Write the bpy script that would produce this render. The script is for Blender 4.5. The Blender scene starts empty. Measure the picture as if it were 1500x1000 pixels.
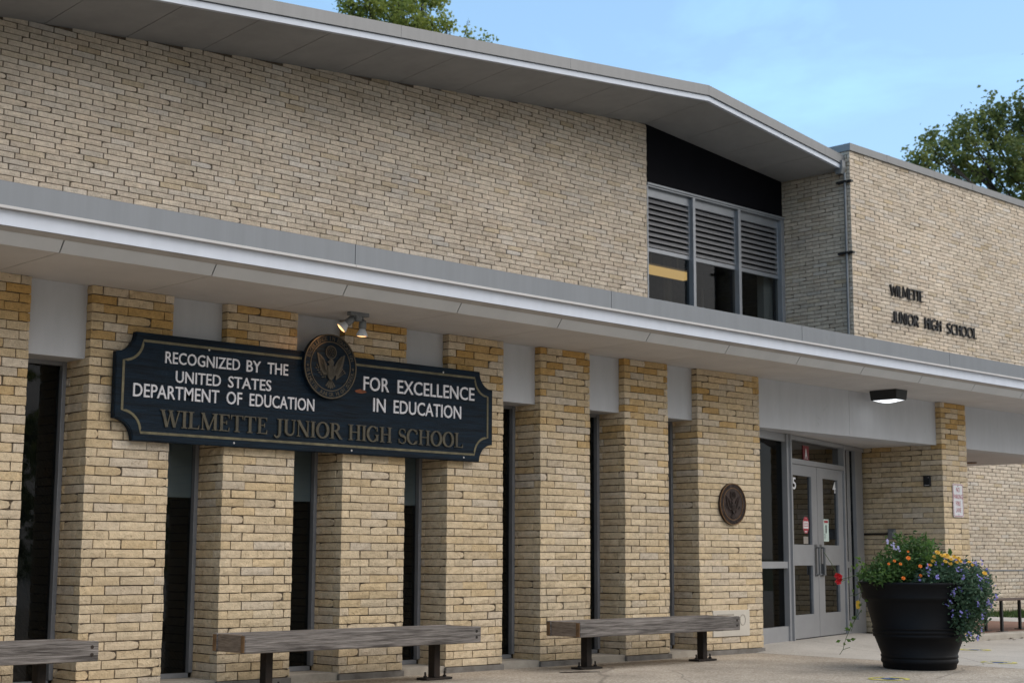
import bpy, bmesh, math, random
from mathutils import Vector, Matrix
from mathutils.geometry import tessellate_polygon
R = math.radians
S = bpy.context.scene
COL = S.collection

# ------------------------------------------------------------------ camera
cam_d = bpy.data.cameras.new("camera"); cam = bpy.data.objects.new("camera", cam_d); COL.objects.link(cam)
S.camera = cam
YAW, PITCH, ROLL = R(43.8462), R(8.0572), R(0.24296)
fw = Vector((math.sin(YAW)*math.cos(PITCH), math.cos(YAW)*math.cos(PITCH), math.sin(PITCH)))
rt = Vector((math.cos(YAW), -math.sin(YAW), 0)); up = rt.cross(fw)
r2 = rt*math.cos(ROLL)+up*math.sin(ROLL); u2 = -rt*math.sin(ROLL)+up*math.cos(ROLL)
cam.matrix_world = Matrix(((r2.x, u2.x, -fw.x, 0), (r2.y, u2.y, -fw.y, 0), (r2.z, u2.z, -fw.z, 1.0), (0, 0, 0, 1)))
cam_d.sensor_width = 36; cam_d.lens = 2223.0/1500*36
cam_d.clip_end = 5000; cam_d.clip_start = 0.05
cam_d.dof.use_dof = True; cam_d.dof.focus_distance = 12.6; cam_d.dof.aperture_fstop = 3.4

# ------------------------------------------------------------------ sky, sun, exposure
SUN_EL, SUN_ROT = R(42), R(138)
W = bpy.data.worlds.new("World"); S.world = W; W.use_nodes = True
nt = W.node_tree; nt.nodes.clear()
out = nt.nodes.new("ShaderNodeOutputWorld"); bg = nt.nodes.new("ShaderNodeBackground")
sky = nt.nodes.new("ShaderNodeTexSky"); sky.sky_type = 'NISHITA'; sky.sun_disc = False
sky.sun_elevation = SUN_EL; sky.sun_rotation = SUN_ROT; sky.air_density = 1.0; sky.dust_density = 0.6; sky.ozone_density = 1.2
tc = nt.nodes.new("ShaderNodeTexCoord"); mp = nt.nodes.new("ShaderNodeMapping"); mp.inputs['Scale'].default_value = (1.6, 1.6, 4.0)
mp.inputs['Rotation'].default_value = (0.2, 0.3, 0.5)
nz = nt.nodes.new("ShaderNodeTexNoise"); nz.inputs['Scale'].default_value = 3.2; nz.inputs['Detail'].default_value = 9; nz.inputs['Roughness'].default_value = 0.55
nz.inputs['Distortion'].default_value = 0.35
rp = nt.nodes.new("ShaderNodeValToRGB"); rp.color_ramp.elements[0].position = 0.50; rp.color_ramp.elements[1].position = 0.88
rp.color_ramp.elements[0].color = (0.27, 0.27, 0.27, 1); rp.color_ramp.elements[1].color = (0.80, 0.80, 0.80, 1)
mx = nt.nodes.new("ShaderNodeMix"); mx.data_type = 'RGBA'; mx.inputs[7].default_value = (3.2, 5.9, 8.6, 1)
L = nt.links.new
L(tc.outputs['Generated'], mp.inputs['Vector']); L(mp.outputs[0], nz.inputs['Vector']); L(nz.outputs['Fac'], rp.inputs[0])
L(rp.outputs[0], mx.inputs[0]); L(sky.outputs[0], mx.inputs[6]); # pale cloud bank added out of view to light the wall; sky behind stays clear
dp_ = nt.nodes.new("ShaderNodeVectorMath"); dp_.operation = 'DOT_PRODUCT'; dp_.inputs[1].default_value = (0.50, -0.75, 0.43)
L(tc.outputs['Generated'], dp_.inputs[0])
mr = nt.nodes.new("ShaderNodeMapRange"); mr.interpolation_type = 'SMOOTHSTEP'; mr.inputs[1].default_value = 0.30; mr.inputs[2].default_value = 0.72
L(dp_.outputs['Value'], mr.inputs[0])
nz2 = nt.nodes.new("ShaderNodeTexNoise"); nz2.inputs['Scale'].default_value = 3.0; nz2.inputs['Detail'].default_value = 5; L(mp.outputs[0], nz2.inputs['Vector'])
cr_ = nt.nodes.new("ShaderNodeValToRGB"); cr_.color_ramp.elements[0].color = (5.0, 5.05, 5.15, 1); cr_.color_ramp.elements[1].color = (8.4, 8.4, 8.4, 1)
cr_.color_ramp.elements[0].position = 0.35; cr_.color_ramp.elements[1].position = 0.65
L(nz2.outputs['Fac'], cr_.inputs[0])
sx_ = nt.nodes.new("ShaderNodeSeparateXYZ"); L(tc.outputs['Generated'], sx_.inputs[0])
hz = nt.nodes.new("ShaderNodeMapRange"); hz.interpolation_type = 'SMOOTHSTEP'; hz.inputs[1].default_value = 0.02; hz.inputs[2].default_value = 0.50; hz.inputs[3].default_value = 0.45; hz.inputs[4].default_value = 1.5
L(sx_.outputs[2], hz.inputs[0])
vs_ = nt.nodes.new("ShaderNodeVectorMath"); vs_.operation = 'SCALE'; L(cr_.outputs[0], vs_.inputs[0]); L(hz.outputs[0], vs_.inputs['Scale'])
mx2 = nt.nodes.new("ShaderNodeMix"); mx2.data_type = 'RGBA'; L(mr.outputs[0], mx2.inputs[0]); L(mx.outputs[2], mx2.inputs[6]); L(vs_.outputs[0], mx2.inputs[7])
L(mx2.outputs[2], bg.inputs[0]); L(bg.outputs[0], out.inputs[0])
bg.inputs[1].default_value = 0.15
sun_d = bpy.data.lights.new("sun", 'SUN'); sun = bpy.data.objects.new("sun", sun_d); COL.objects.link(sun)
sun_d.energy = 0.9; sun_d.angle = R(50); sun_d.color = (1.0, 0.93, 0.84)
sdir = Vector((math.sin(SUN_ROT)*math.cos(SUN_EL), math.cos(SUN_ROT)*math.cos(SUN_EL), math.sin(SUN_EL)))
sun.rotation_euler = sdir.to_track_quat('Z', 'Y').to_euler()
S.view_settings.view_transform = 'Standard'; S.view_settings.look = 'None'; S.view_settings.exposure = 0.36; S.view_settings.gamma = 1.0
S.view_settings.use_curve_mapping = False
S.render.engine = 'CYCLES'

# ------------------------------------------------------------------ mesh helpers
def world_of(o):
    return o.matrix_basis.copy() if o.parent is None else world_of(o.parent) @ o.matrix_parent_inverse @ o.matrix_basis
class MB:
    def __init__(s): s.v = []; s.f = []; s.c = None
    def add(s, vs, fs):
        b = len(s.v); s.v.extend(tuple(p) for p in vs); s.f.extend(tuple(b+i for i in f) for f in fs); return s
    def box(s, x0, x1, y0, y1, z0, z1):
        return s.add([(x0,y0,z0),(x1,y0,z0),(x1,y1,z0),(x0,y1,z0),(x0,y0,z1),(x1,y0,z1),(x1,y1,z1),(x0,y1,z1)],
                     [(0,3,2,1),(4,5,6,7),(0,1,5,4),(1,2,6,5),(2,3,7,6),(3,0,4,7)])
    def bbox(s, x0, x1, y0, y1, z0, z1, b=0.004):      # chamfered box
        bm = bmesh.new(); bmesh.ops.create_cube(bm, size=1)
        for q in bm.verts: q.co = Vector(((x0+x1)/2+q.co.x*(x1-x0), (y0+y1)/2+q.co.y*(y1-y0), (z0+z1)/2+q.co.z*(z1-z0)))
        bmesh.ops.bevel(bm, geom=bm.edges[:], offset=b, segments=2, profile=0.5, affect='EDGES')
        return s.bm(bm)
    def bm(s, bm):
        bm.verts.ensure_lookup_table(); bm.verts.index_update()
        s.add([v.co[:] for v in bm.verts], [[v.index for v in f.verts] for f in bm.faces]); bm.free(); return s
    def prism(s, pts, M, d0, d1):                      # polygon in local (a,b), extruded along local c from d0 to d1; M maps (a,b,c)
        n = len(pts); vs = [M @ Vector((p[0], p[1], d0)) for p in pts]+[M @ Vector((p[0], p[1], d1)) for p in pts]
        tri = tessellate_polygon([[Vector((p[0], p[1], 0)) for p in pts]])
        fs = [tuple(t) for t in tri]+[tuple(i+n for i in reversed(t)) for t in tri]
        fs += [(i, (i+1) % n, (i+1) % n+n, i+n) for i in range(n)]
        return s.add(vs, fs)
    def tube(s, pts, r, n=8, cap=True):
        pts = [Vector(p) for p in pts]; rings = []
        rs = r if isinstance(r, (list, tuple)) else [r]*len(pts)
        ref = Vector((0, 0, 1))
        for i, p in enumerate(pts):
            d = (pts[min(i+1, len(pts)-1)]-pts[max(i-1, 0)]).normalized()
            a = ref if abs(d.dot(ref)) < 0.95 else Vector((1, 0, 0))
            x = d.cross(a).normalized(); y = d.cross(x).normalized()
            rings.append([p+(x*math.cos(t*2*math.pi/n)+y*math.sin(t*2*math.pi/n))*rs[i] for t in range(n)])
        vs = [q for g in rings for q in g]; fs = []
        for i in range(len(pts)-1):
            for t in range(n): fs.append((i*n+t, i*n+(t+1) % n, (i+1)*n+(t+1) % n, (i+1)*n+t))
        if cap: fs.append(tuple(reversed(range(n)))); fs.append(tuple((len(pts)-1)*n+t for t in range(n)))
        return s.add(vs, fs)
    def lathe(s, prof, c, n=48, M=None):               # profile (r, h)
        vs = []; fs = []
        for (r, h) in prof:
            for t in range(n):
                a = 2*math.pi*t/n; p = Vector((r*math.cos(a), r*math.sin(a), h))
                if M is not None: p = M @ p
                vs.append(p+Vector(c))
        for i in range(len(prof)-1):
            for t in range(n): fs.append((i*n+t, i*n+(t+1) % n, (i+1)*n+(t+1) % n, (i+1)*n+t))
        return s.add(vs, fs)
    def ribbon(s, pts, ws, M, d0, d1, closed=False):   # flat stroke in local (a,b) with width, as thin solid
        n = len(pts); Lf = []; Rt = []
        if not isinstance(ws, (list, tuple)): ws = [ws]*n
        for i in range(n):
            if closed: a = pts[(i-1) % n]; b = pts[(i+1) % n]
            else: a = pts[max(i-1, 0)]; b = pts[min(i+1, n-1)]
            dx, dy = b[0]-a[0], b[1]-a[1]; l = math.hypot(dx, dy) or 1
            nx, ny = -dy/l*ws[i]/2, dx/l*ws[i]/2
            Lf.append((pts[i][0]+nx, pts[i][1]+ny)); Rt.append((pts[i][0]-nx, pts[i][1]-ny))
        vs = []
        for i in range(n):
            for (q, d) in ((Lf[i], d1), (Rt[i], d1), (Lf[i], d0), (Rt[i], d0)): vs.append(M @ Vector((q[0], q[1], d)))
        fs = []
        for i in range(n if closed else n-1):
            j = (i+1) % n; A = i*4; B = j*4
            fs += [(A, A+1, B+1, B), (A, B, B+2, A+2), (A+1, A+3, B+3, B+1)]
        if not closed: fs += [(0, 2, 3, 1), ((n-1)*4, (n-1)*4+1, (n-1)*4+3, (n-1)*4+2)]
        return s.add(vs, fs)
    def build(s, name, mat, parent=None, smooth=False):
        me = bpy.data.meshes.new(name); me.from_pydata(s.v, [], s.f)
        if s.c is not None:
            at = me.color_attributes.new("tone", 'FLOAT_COLOR', 'POINT')
            flat = [k for c in s.c for k in c]; at.data.foreach_set("color", flat)
        me.materials.append(mat)
        if smooth: me.polygons.foreach_set("use_smooth", [True]*len(me.polygons))
        bm = bmesh.new(); bm.from_mesh(me); bmesh.ops.recalc_face_normals(bm, faces=bm.faces[:]); bm.to_mesh(me); bm.free()
        me.update()
        o = bpy.data.objects.new(name, me); COL.objects.link(o)
        if parent is not None:
            o.parent = parent
            o.matrix_parent_inverse = world_of(parent).inverted()
        return o
def tag(o, label, cat, group=None, kind=None):
    if label: o['label'] = label
    if cat: o['category'] = cat
    if group: o['group'] = group
    if kind: o['kind'] = kind
    return o
def thing(name, label, cat, loc=(0, 0, 0), group=None):
    o = bpy.data.objects.new(name, None); COL.objects.link(o); o.location = loc; o.empty_display_size = 0.2
    return tag(o, label, cat, group)
def struct(name, mb, mat, smooth=False):
    o = mb.build(name, mat, None, smooth); o['kind'] = 'structure'; return o
def FR(ox, oy, oz, a, b=(0, 0, 1)):                    # frame matrix: local a along wall, b up, c = outward (a x b)
    a = Vector(a).normalized(); b = Vector(b).normalized(); c = a.cross(b)
    return Matrix(((a.x, b.x, c.x, ox), (a.y, b.y, c.y, oy), (a.z, b.z, c.z, oz), (0, 0, 0, 1)))

# ------------------------------------------------------------------ materials
MAT = {}
def mat(name, col=(0.5, 0.5, 0.5), rough=0.6, metal=0.0, spec=0.5, var=0.0, vscale=4.0, bump=0.0, bscale=60.0, col2=None, stretch=None, detail=6, emit=None, estr=0.0, vpos=(0.35, 0.65), specks=0.0):
    m = bpy.data.materials.new(name); m.use_nodes = True; n = m.node_tree; p = n.nodes['Principled BSDF']
    p.inputs['Base Color'].default_value = (*col, 1); p.inputs['Roughness'].default_value = rough; p.inputs['Metallic'].default_value = metal
    p.inputs['Specular IOR Level'].default_value = spec
    if emit: p.inputs['Emission Color'].default_value = (*emit, 1); p.inputs['Emission Strength'].default_value = estr
    vec = None
    if var or col2 or bump:
        t = n.nodes.new('ShaderNodeTexCoord'); vec = t.outputs['Object']
        if stretch:
            k = n.nodes.new('ShaderNodeMapping'); k.inputs['Scale'].default_value = stretch; n.links.new(vec, k.inputs[0]); vec = k.outputs[0]
    if var or col2:
        z = n.nodes.new('ShaderNodeTexNoise'); z.inputs['Scale'].default_value = vscale; z.inputs['Detail'].default_value = detail; z.inputs['Roughness'].default_value = 0.65
        n.links.new(vec, z.inputs['Vector'])
        r = n.nodes.new('ShaderNodeValToRGB'); r.color_ramp.elements[0].position = vpos[0]; r.color_ramp.elements[1].position = vpos[1]
        c2 = col2 or tuple(min(1, c*(1+var)) for c in col); c1 = col if col2 else tuple(c*(1-var) for c in col)
        r.color_ramp.elements[0].color = (*c1, 1); r.color_ramp.elements[1].color = (*c2, 1)
        n.links.new(z.outputs['Fac'], r.inputs[0]); last = r.outputs[0]
        if specks:
            for sc_, lo_, fac_ in ((11, .70, specks), (3.5, .64, specks*.35)):
                q = n.nodes.new('ShaderNodeTexNoise'); q.inputs['Scale'].default_value = sc_; q.inputs['Detail'].default_value = 7; q.inputs['Roughness'].default_value = .7; n.links.new(t.outputs['Object'], q.inputs['Vector'])
                w = n.nodes.new('ShaderNodeMapRange'); w.inputs[1].default_value = lo_; w.inputs[2].default_value = lo_+.05; w.inputs[4].default_value = fac_; n.links.new(q.outputs['Fac'], w.inputs[0])
                y = n.nodes.new('ShaderNodeMix'); y.data_type = 'RGBA'; y.inputs[7].default_value = (.10, .085, .07, 1); n.links.new(w.outputs[0], y.inputs[0]); n.links.new(last, y.inputs[6]); last = y.outputs[2]
        n.links.new(last, p.inputs['Base Color'])
    if bump:
        z2 = n.nodes.new('ShaderNodeTexNoise'); z2.inputs['Scale'].default_value = bscale; z2.inputs['Detail'].default_value = 5
        n.links.new(vec, z2.inputs['Vector'])
        b = n.nodes.new('ShaderNodeBump'); b.inputs['Strength'].default_value = bump; b.inputs['Distance'].default_value = 0.01
        n.links.new(z2.outputs['Fac'], b.inputs['Height']); n.links.new(b.outputs[0], p.inputs['Normal'])
    MAT[name] = m; return m
def brick_mat(name, stops, fleck):
    m = bpy.data.materials.new(name); m.use_nodes = True; n = m.node_tree; p = n.nodes['Principled BSDF']
    p.inputs['Roughness'].default_value = 0.92; p.inputs['Specular IOR Level'].default_value = 0.15
    a = n.nodes.new('ShaderNodeAttribute'); a.attribute_name = 'tone'
    sp = n.nodes.new('ShaderNodeSeparateColor'); n.links.new(a.outputs['Color'], sp.inputs[0])
    r = n.nodes.new('ShaderNodeValToRGB'); els = r.color_ramp.elements
    while len(els) > 1: els.remove(els[-1])
    els[0].position = stops[0][0]; els[0].color = (*stops[0][1], 1)
    for ps, c in stops[1:]:
        e = els.new(ps); e.color = (*c, 1)
    n.links.new(sp.outputs[0], r.inputs[0])
    t = n.nodes.new('ShaderNodeTexCoord')
    z = n.nodes.new('ShaderNodeTexNoise'); z.inputs['Scale'].default_value = 16; z.inputs['Detail'].default_value = 8; z.inputs['Roughness'].default_value = 0.7
    n.links.new(t.outputs['Object'], z.inputs['Vector'])
    zr = n.nodes.new('ShaderNodeMapRange'); zr.inputs[1].default_value = 0.3; zr.inputs[2].default_value = 0.7; zr.inputs[3].default_value = 0.78; zr.inputs[4].default_value = 1.16
    n.links.new(z.outputs['Fac'], zr.inputs[0])
    bri = n.nodes.new('ShaderNodeMapRange'); bri.inputs[3].default_value = 0.89; bri.inputs[4].default_value = 1.09
    n.links.new(sp.outputs[1], bri.inputs[0])
    mu = n.nodes.new('ShaderNodeMath'); mu.operation = 'MULTIPLY'; n.links.new(zr.outputs[0], mu.inputs[0]); n.links.new(bri.outputs[0], mu.inputs[1])
    # large soft weathering
    zl = n.nodes.new('ShaderNodeTexNoise'); zl.inputs['Scale'].default_value = 0.9; zl.inputs['Detail'].default_value = 4
    n.links.new(t.outputs['Object'], zl.inputs['Vector'])
    zlr = n.nodes.new('ShaderNodeMapRange'); zlr.inputs[1].default_value = 0.3; zlr.inputs[2].default_value = 0.7; zlr.inputs[3].default_value = 0.89; zlr.inputs[4].default_value = 1.06
    n.links.new(zl.outputs['Fac'], zlr.inputs[0])
    mu2 = n.nodes.new('ShaderNodeMath'); mu2.operation = 'MULTIPLY'; n.links.new(mu.outputs[0], mu2.inputs[0]); n.links.new(zlr.outputs[0], mu2.inputs[1])
    vm = n.nodes.new('ShaderNodeVectorMath'); vm.operation = 'SCALE'; n.links.new(r.outputs[0], vm.inputs[0]); n.links.new(mu2.outputs[0], vm.inputs['Scale'])
    # dark flecks and chips
    z3 = n.nodes.new('ShaderNodeTexNoise'); z3.inputs['Scale'].default_value = 38; z3.inputs['Detail'].default_value = 3; z3.inputs['Distortion'].default_value = 1.5
    n.links.new(t.outputs['Object'], z3.inputs['Vector'])
    fr = n.nodes.new('ShaderNodeValToRGB'); fr.color_ramp.elements[0].position = 0.62; fr.color_ramp.elements[1].position = 0.72; fr.color_ramp.elements[1].color = (fleck, fleck, fleck, 1)
    n.links.new(z3.outputs['Fac'], fr.inputs[0])
    mm = n.nodes.new('ShaderNodeMix'); mm.data_type = 'RGBA'; mm.inputs[7].default_value = (0.17, 0.115, 0.065, 1)
    n.links.new(fr.outputs[0], mm.inputs[0]); n.links.new(vm.outputs[0], mm.inputs[6]); n.links.new(mm.outputs[2], p.inputs['Base Color'])
    zb = n.nodes.new('ShaderNodeTexNoise'); zb.inputs['Scale'].default_value = 30; zb.inputs['Distortion'].default_value = 1.2; zb.inputs['Detail'].default_value = 6; zb.inputs['Roughness'].default_value = 0.6
    n.links.new(t.outputs['Object'], zb.inputs['Vector'])
    b = n.nodes.new('ShaderNodeBump'); b.inputs['Strength'].default_value = 0.8; b.inputs['Distance'].default_value = 0.014
    n.links.new(zb.outputs['Fac'], b.inputs['Height']); n.links.new(b.outputs[0], p.inputs['Normal'])
    MAT[name] = m; return m
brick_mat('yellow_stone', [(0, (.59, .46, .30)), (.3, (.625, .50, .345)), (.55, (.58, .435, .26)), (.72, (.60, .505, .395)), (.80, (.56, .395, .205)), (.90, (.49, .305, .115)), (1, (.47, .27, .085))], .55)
brick_mat('buff_stone', [(0, (.58, .48, .38)), (.35, (.61, .515, .41)), (.65, (.575, .468, .36)), (.82, (.60, .525, .445)), (.95, (.53, .42, .29)), (1, (.575, .515, .455))], .4)
mat('mortar', (.105, .078, .055), .95, var=.25, vscale=12, bump=.3)
mat('white_paint', (.45, .45, .465), .55, var=.045, vscale=2.6, stretch=(3.5, 3.5, .7), detail=10, bump=.06, bscale=30, specks=.55)
mat('soffit_paint', (.50, .475, .46), .7, var=.06, vscale=2.0, specks=.5)
mat('bevel_paint', (.40, .39, .38), .6, var=.05, vscale=2.5, specks=.3)
mat('roof_soffit', (.36, .35, .34), .8, var=.07, vscale=2.2, specks=.3)
mat('fascia_metal', (.185, .196, .212), .45, metal=.3, var=.045, vscale=2.2, stretch=(4.5, 1, .35), detail=8, specks=.18)
mat('roof_metal', (.20, .20, .203), .45, metal=.3, var=.045, vscale=2.2, stretch=(4, 1, .4), detail=8)
mat('white_trim', (.58, .61, .68), .45, var=.03, vscale=2.5, stretch=(4, 1, .6), detail=8)
mat('lip_metal', (.50, .48, .47), .4, var=.04)
mat('trim_brown', (.26, .23, .20), .7, var=.1)
mat('aluminium', (.30, .31, .33), .42, metal=.45, var=.08, vscale=3)
mat('dark_aluminium', (.21, .215, .23), .45, metal=.3, var=.1)
mat('louver_metal', (.22, .215, .22), .5, metal=.25, var=.1, vscale=5)
mat('black_panel', (.003, .003, .005), .7, spec=.1, var=.2)
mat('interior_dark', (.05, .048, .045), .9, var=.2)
mat('interior_light', (.45, .44, .42), .8, var=.05)
mat('blind_grey', (.40, .46, .49), .8, var=.05)
mat('door_paint', (.30, .30, .31), .4, metal=.3, var=.05, vscale=4)
mat('handle_metal', (.20, .20, .205), .35, metal=.8, var=.05)
mat('sign_navy', (.003, .010, .019), .6, spec=.15, var=.55, vscale=6, stretch=(.5, 4, 9), bump=.35, bscale=22)
mat('gold_paint', (.125, .108, .062), .55, spec=.3, var=.35, vscale=9)
mat('gold_rim', (.062, .046, .024), .55, metal=.15, var=.3, vscale=12)
mat('serif_gold', (.060, .050, .030), .6, metal=.05, var=.4, vscale=12)
mat('letter_white', (.60, .58, .60), .5, var=.05, vscale=8)
mat('rust_stain', (.16, .045, .014), .8, var=.4, vscale=25)
mat('bronze_dark', (.035, .021, .017), .45, metal=.5, var=.4, vscale=20)
mat('bronze_bright', (.17, .095, .045), .4, metal=.7, var=.3, vscale=20)
mat('seal_gold', (.042, .034, .021), .6, metal=.1, var=.35, vscale=20)
mat('letter_black', (.010, .010, .012), .45, var=.2)
mat('lamp_grey', (.17, .18, .19), .5, metal=.3, var=.1)
mat('lamp_glass_white', (.60, .62, .66), .35, var=.03)
mat('lamp_glow', (.9, .6, .3), .4, emit=(1, .50, .20), estr=2.2, var=.01)
mat('canopy_glow', (.9, .9, .92), .4, emit=(.9, .95, 1), estr=1.5, var=.01)
mat('fluorescent', (.7, .5, .2), .5, emit=(.95, .60, .22), estr=.82, var=.02)
mat('old_wood', (.042, .034, .029), .85, col2=(.245, .216, .197), vscale=3.4, stretch=(.9, 9, 17), bump=.9, bscale=7, vpos=(.34, .68), detail=12)
mat('brown_wood', (.12, .085, .06), .85, col2=(.25, .19, .14), vscale=5, stretch=(16, 2, 16), bump=.5, bscale=9)
mat('end_grain', (.16, .085, .035), .85, var=.35, vscale=18)
mat('rust_steel', (.012, .010, .009), .75, metal=.3, col2=(.032, .019, .013), vscale=7, bump=.2)
mat('black_plastic', (.0045, .0045, .0055), .62, spec=.16, var=.2, vscale=3, bump=.03)
mat('soil', (.03, .02, .013), .95, var=.3)
mat('concrete_plinth', (.22, .20, .18), .9, col2=(.12, .105, .09), vscale=5, bump=.4)
mat('sill_concrete', (.34, .30, .25), .9, var=.15, vscale=6, bump=.3)
mat('limestone', (.52, .47, .40), .85, var=.06, vscale=5, bump=.15)
mat('kerb_concrete', (.36, .32, .27), .9, var=.12, vscale=4, bump=.4)
mat('paver_red', (.17, .085, .058), .9, col2=(.23, .125, .085), vscale=3, bump=.3)
mat('path_concrete', (.42, .40, .37), .9, var=.08, vscale=2)
mat('seat_brown', (.085, .055, .042), .7, var=.2, vscale=5, stretch=(1, 10, 10))
mat('black_metal', (.012, .012, .013), .5, var=.2)
mat('sticker_yellow', (.52, .46, .10), .7, var=.2, vscale=14)
mat('sticker_blue', (.03, .08, .22), .7, var=.2)
mat('paper_white', (.66, .66, .66), .7, var=.03)
mat('paper_green', (.50, .60, .55), .7, var=.06, vscale=20)
mat('paper_blue', (.06, .18, .42), .6, var=.1)
mat('sign_red', (.32, .02, .035), .6, var=.06)
mat('sign_white', (.62, .62, .64), .4, var=.03)
mat('dark_red', (.18, .02, .025), .6, var=.06)
mat('soft_dark', (.03, .03, .032), .8, var=.1)
mat('pipe_grey', (.19, .195, .20), .5, metal=.3, var=.15, vscale=6)
mat('cobweb', (.16, .14, .12), .9, var=.3)
def leaf_mat(name, c1, c2, trans=.35):
    m = bpy.data.materials.new(name); m.use_nodes = True; n = m.node_tree; n.nodes.clear()
    o = n.nodes.new('ShaderNodeOutputMaterial'); a = n.nodes.new('ShaderNodeAttribute'); a.attribute_name = 'tone'
    sp = n.nodes.new('ShaderNodeSeparateColor'); n.links.new(a.outputs['Color'], sp.inputs[0])
    r = n.nodes.new('ShaderNodeValToRGB'); r.color_ramp.elements[0].color = (*c1, 1); r.color_ramp.elements[1].color = (*c2, 1)
    n.links.new(sp.outputs[0], r.inputs[0])
    d = n.nodes.new('ShaderNodeBsdfPrincipled'); d.inputs['Roughness'].default_value = .55; d.inputs['Specular IOR Level'].default_value = .3
    t = n.nodes.new('ShaderNodeBsdfTranslucent'); x = n.nodes.new('ShaderNodeMixShader'); x.inputs[0].default_value = trans
    n.links.new(r.outputs[0], d.inputs['Base Color']); n.links.new(r.outputs[0], t.inputs[0])
    n.links.new(d.outputs[0], x.inputs[1]); n.links.new(t.outputs[0], x.inputs[2]); n.links.new(x.outputs[0], o.inputs[0])
    MAT[name] = m
leaf_mat('maple_leaf', (.065, .105, .032), (.25, .28, .085), .5)
leaf_mat('birch_leaf', (.13, .18, .035), (.36, .40, .10), .5)
leaf_mat('lantana_leaf', (.022, .060, .014), (.12, .21, .05))
leaf_mat('mum_leaf', (.015, .030, .010), (.05, .08, .022))
leaf_mat('trailing_leaf', (.028, .062, .034), (.11, .18, .10))
leaf_mat('vine_leaf', (.07, .15, .025), (.17, .27, .05))
leaf_mat('grass_blade', (.025, .055, .012), (.075, .125, .03))
leaf_mat('dry_leaf', (.10, .05, .02), (.20, .11, .05), .1)
mat('bark', (.035, .028, .022), .9, var=.3, vscale=8, bump=.5)
mat('petal_orange', (.78, .20, .012), .6, var=.15, vscale=30)
mat('petal_yellow', (.75, .45, .05), .6, var=.25, vscale=25)
mat('petal_purple', (.20, .17, .44), .6, var=.2, vscale=30)
mat('petal_lilac', (.34, .30, .45), .6, var=.15, vscale=30)
mat('petal_red', (.50, .008, .012), .55, var=.2, vscale=25)
mat('petal_white', (.55, .55, .62), .6, var=.05)
mat('stem_green', (.06, .09, .025), .7, var=.2)
def glass_mat(name, tint, refl, ior=1.45):
    m = bpy.data.materials.new(name); m.use_nodes = True; n = m.node_tree; n.nodes.clear()
    o = n.nodes.new('ShaderNodeOutputMaterial'); t = n.nodes.new('ShaderNodeBsdfTransparent'); t.inputs[0].default_value = (*tint, 1)
    g = n.nodes.new('ShaderNodeBsdfGlossy'); g.inputs['Roughness'].default_value = .02; g.inputs[0].default_value = (refl, refl, refl, 1)
    f = n.nodes.new('ShaderNodeFresnel'); f.inputs[0].default_value = ior
    x = n.nodes.new('ShaderNodeMixShader'); gm = n.nodes.new('ShaderNodeNewGeometry'); bf = n.nodes.new('ShaderNodeMath'); bf.operation = 'SUBTRACT'; bf.inputs[0].default_value = 1; n.links.new(gm.outputs['Backfacing'], bf.inputs[1])
    ml = n.nodes.new('ShaderNodeMath'); ml.operation = 'MULTIPLY'; n.links.new(bf.outputs[0], ml.inputs[0]); n.links.new(f.outputs[0], ml.inputs[1])
    n.links.new(ml.outputs[0], x.inputs[0]); n.links.new(t.outputs[0], x.inputs[1]); n.links.new(g.outputs[0], x.inputs[2])
    n.links.new(x.outputs[0], o.inputs[0]); MAT[name] = m
glass_mat('glass', (.66, .68, .68), .75)
glass_mat('door_glass', (.20, .20, .20), 1.0, 2.0)
glass_mat('sidelight_glass', (.25, .25, .25), .35)
def screen_mat():
    m = bpy.data.materials.new('screen_mesh'); m.use_nodes = True; n = m.node_tree; n.nodes.clear()
    o = n.nodes.new('ShaderNodeOutputMaterial'); t = n.nodes.new('ShaderNodeBsdfTransparent'); d = n.nodes.new('ShaderNodeBsdfDiffuse')
    d.inputs[0].default_value = (.03, .03, .03, 1)
    tc = n.nodes.new('ShaderNodeTexCoord'); mp = n.nodes.new('ShaderNodeMapping'); mp.inputs['Rotation'].default_value = (0, R(40), 0)
    w = n.nodes.new('ShaderNodeTexWave'); w.inputs['Scale'].default_value = 14; w.bands_direction = 'X'
    r = n.nodes.new('ShaderNodeMapRange'); r.inputs[3].default_value = .30; r.inputs[4].default_value = .46
    x = n.nodes.new('ShaderNodeMixShader')
    n.links.new(tc.outputs['Object'], mp.inputs[0]); n.links.new(mp.outputs[0], w.inputs['Vector']); n.links.new(w.outputs['Fac'], r.inputs[0])
    n.links.new(r.outputs[0], x.inputs[0]); n.links.new(t.outputs[0], x.inputs[1]); n.links.new(d.outputs[0], x.inputs[2]); n.links.new(x.outputs[0], o.inputs[0])
    MAT['screen_mesh'] = m
screen_mat()
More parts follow.
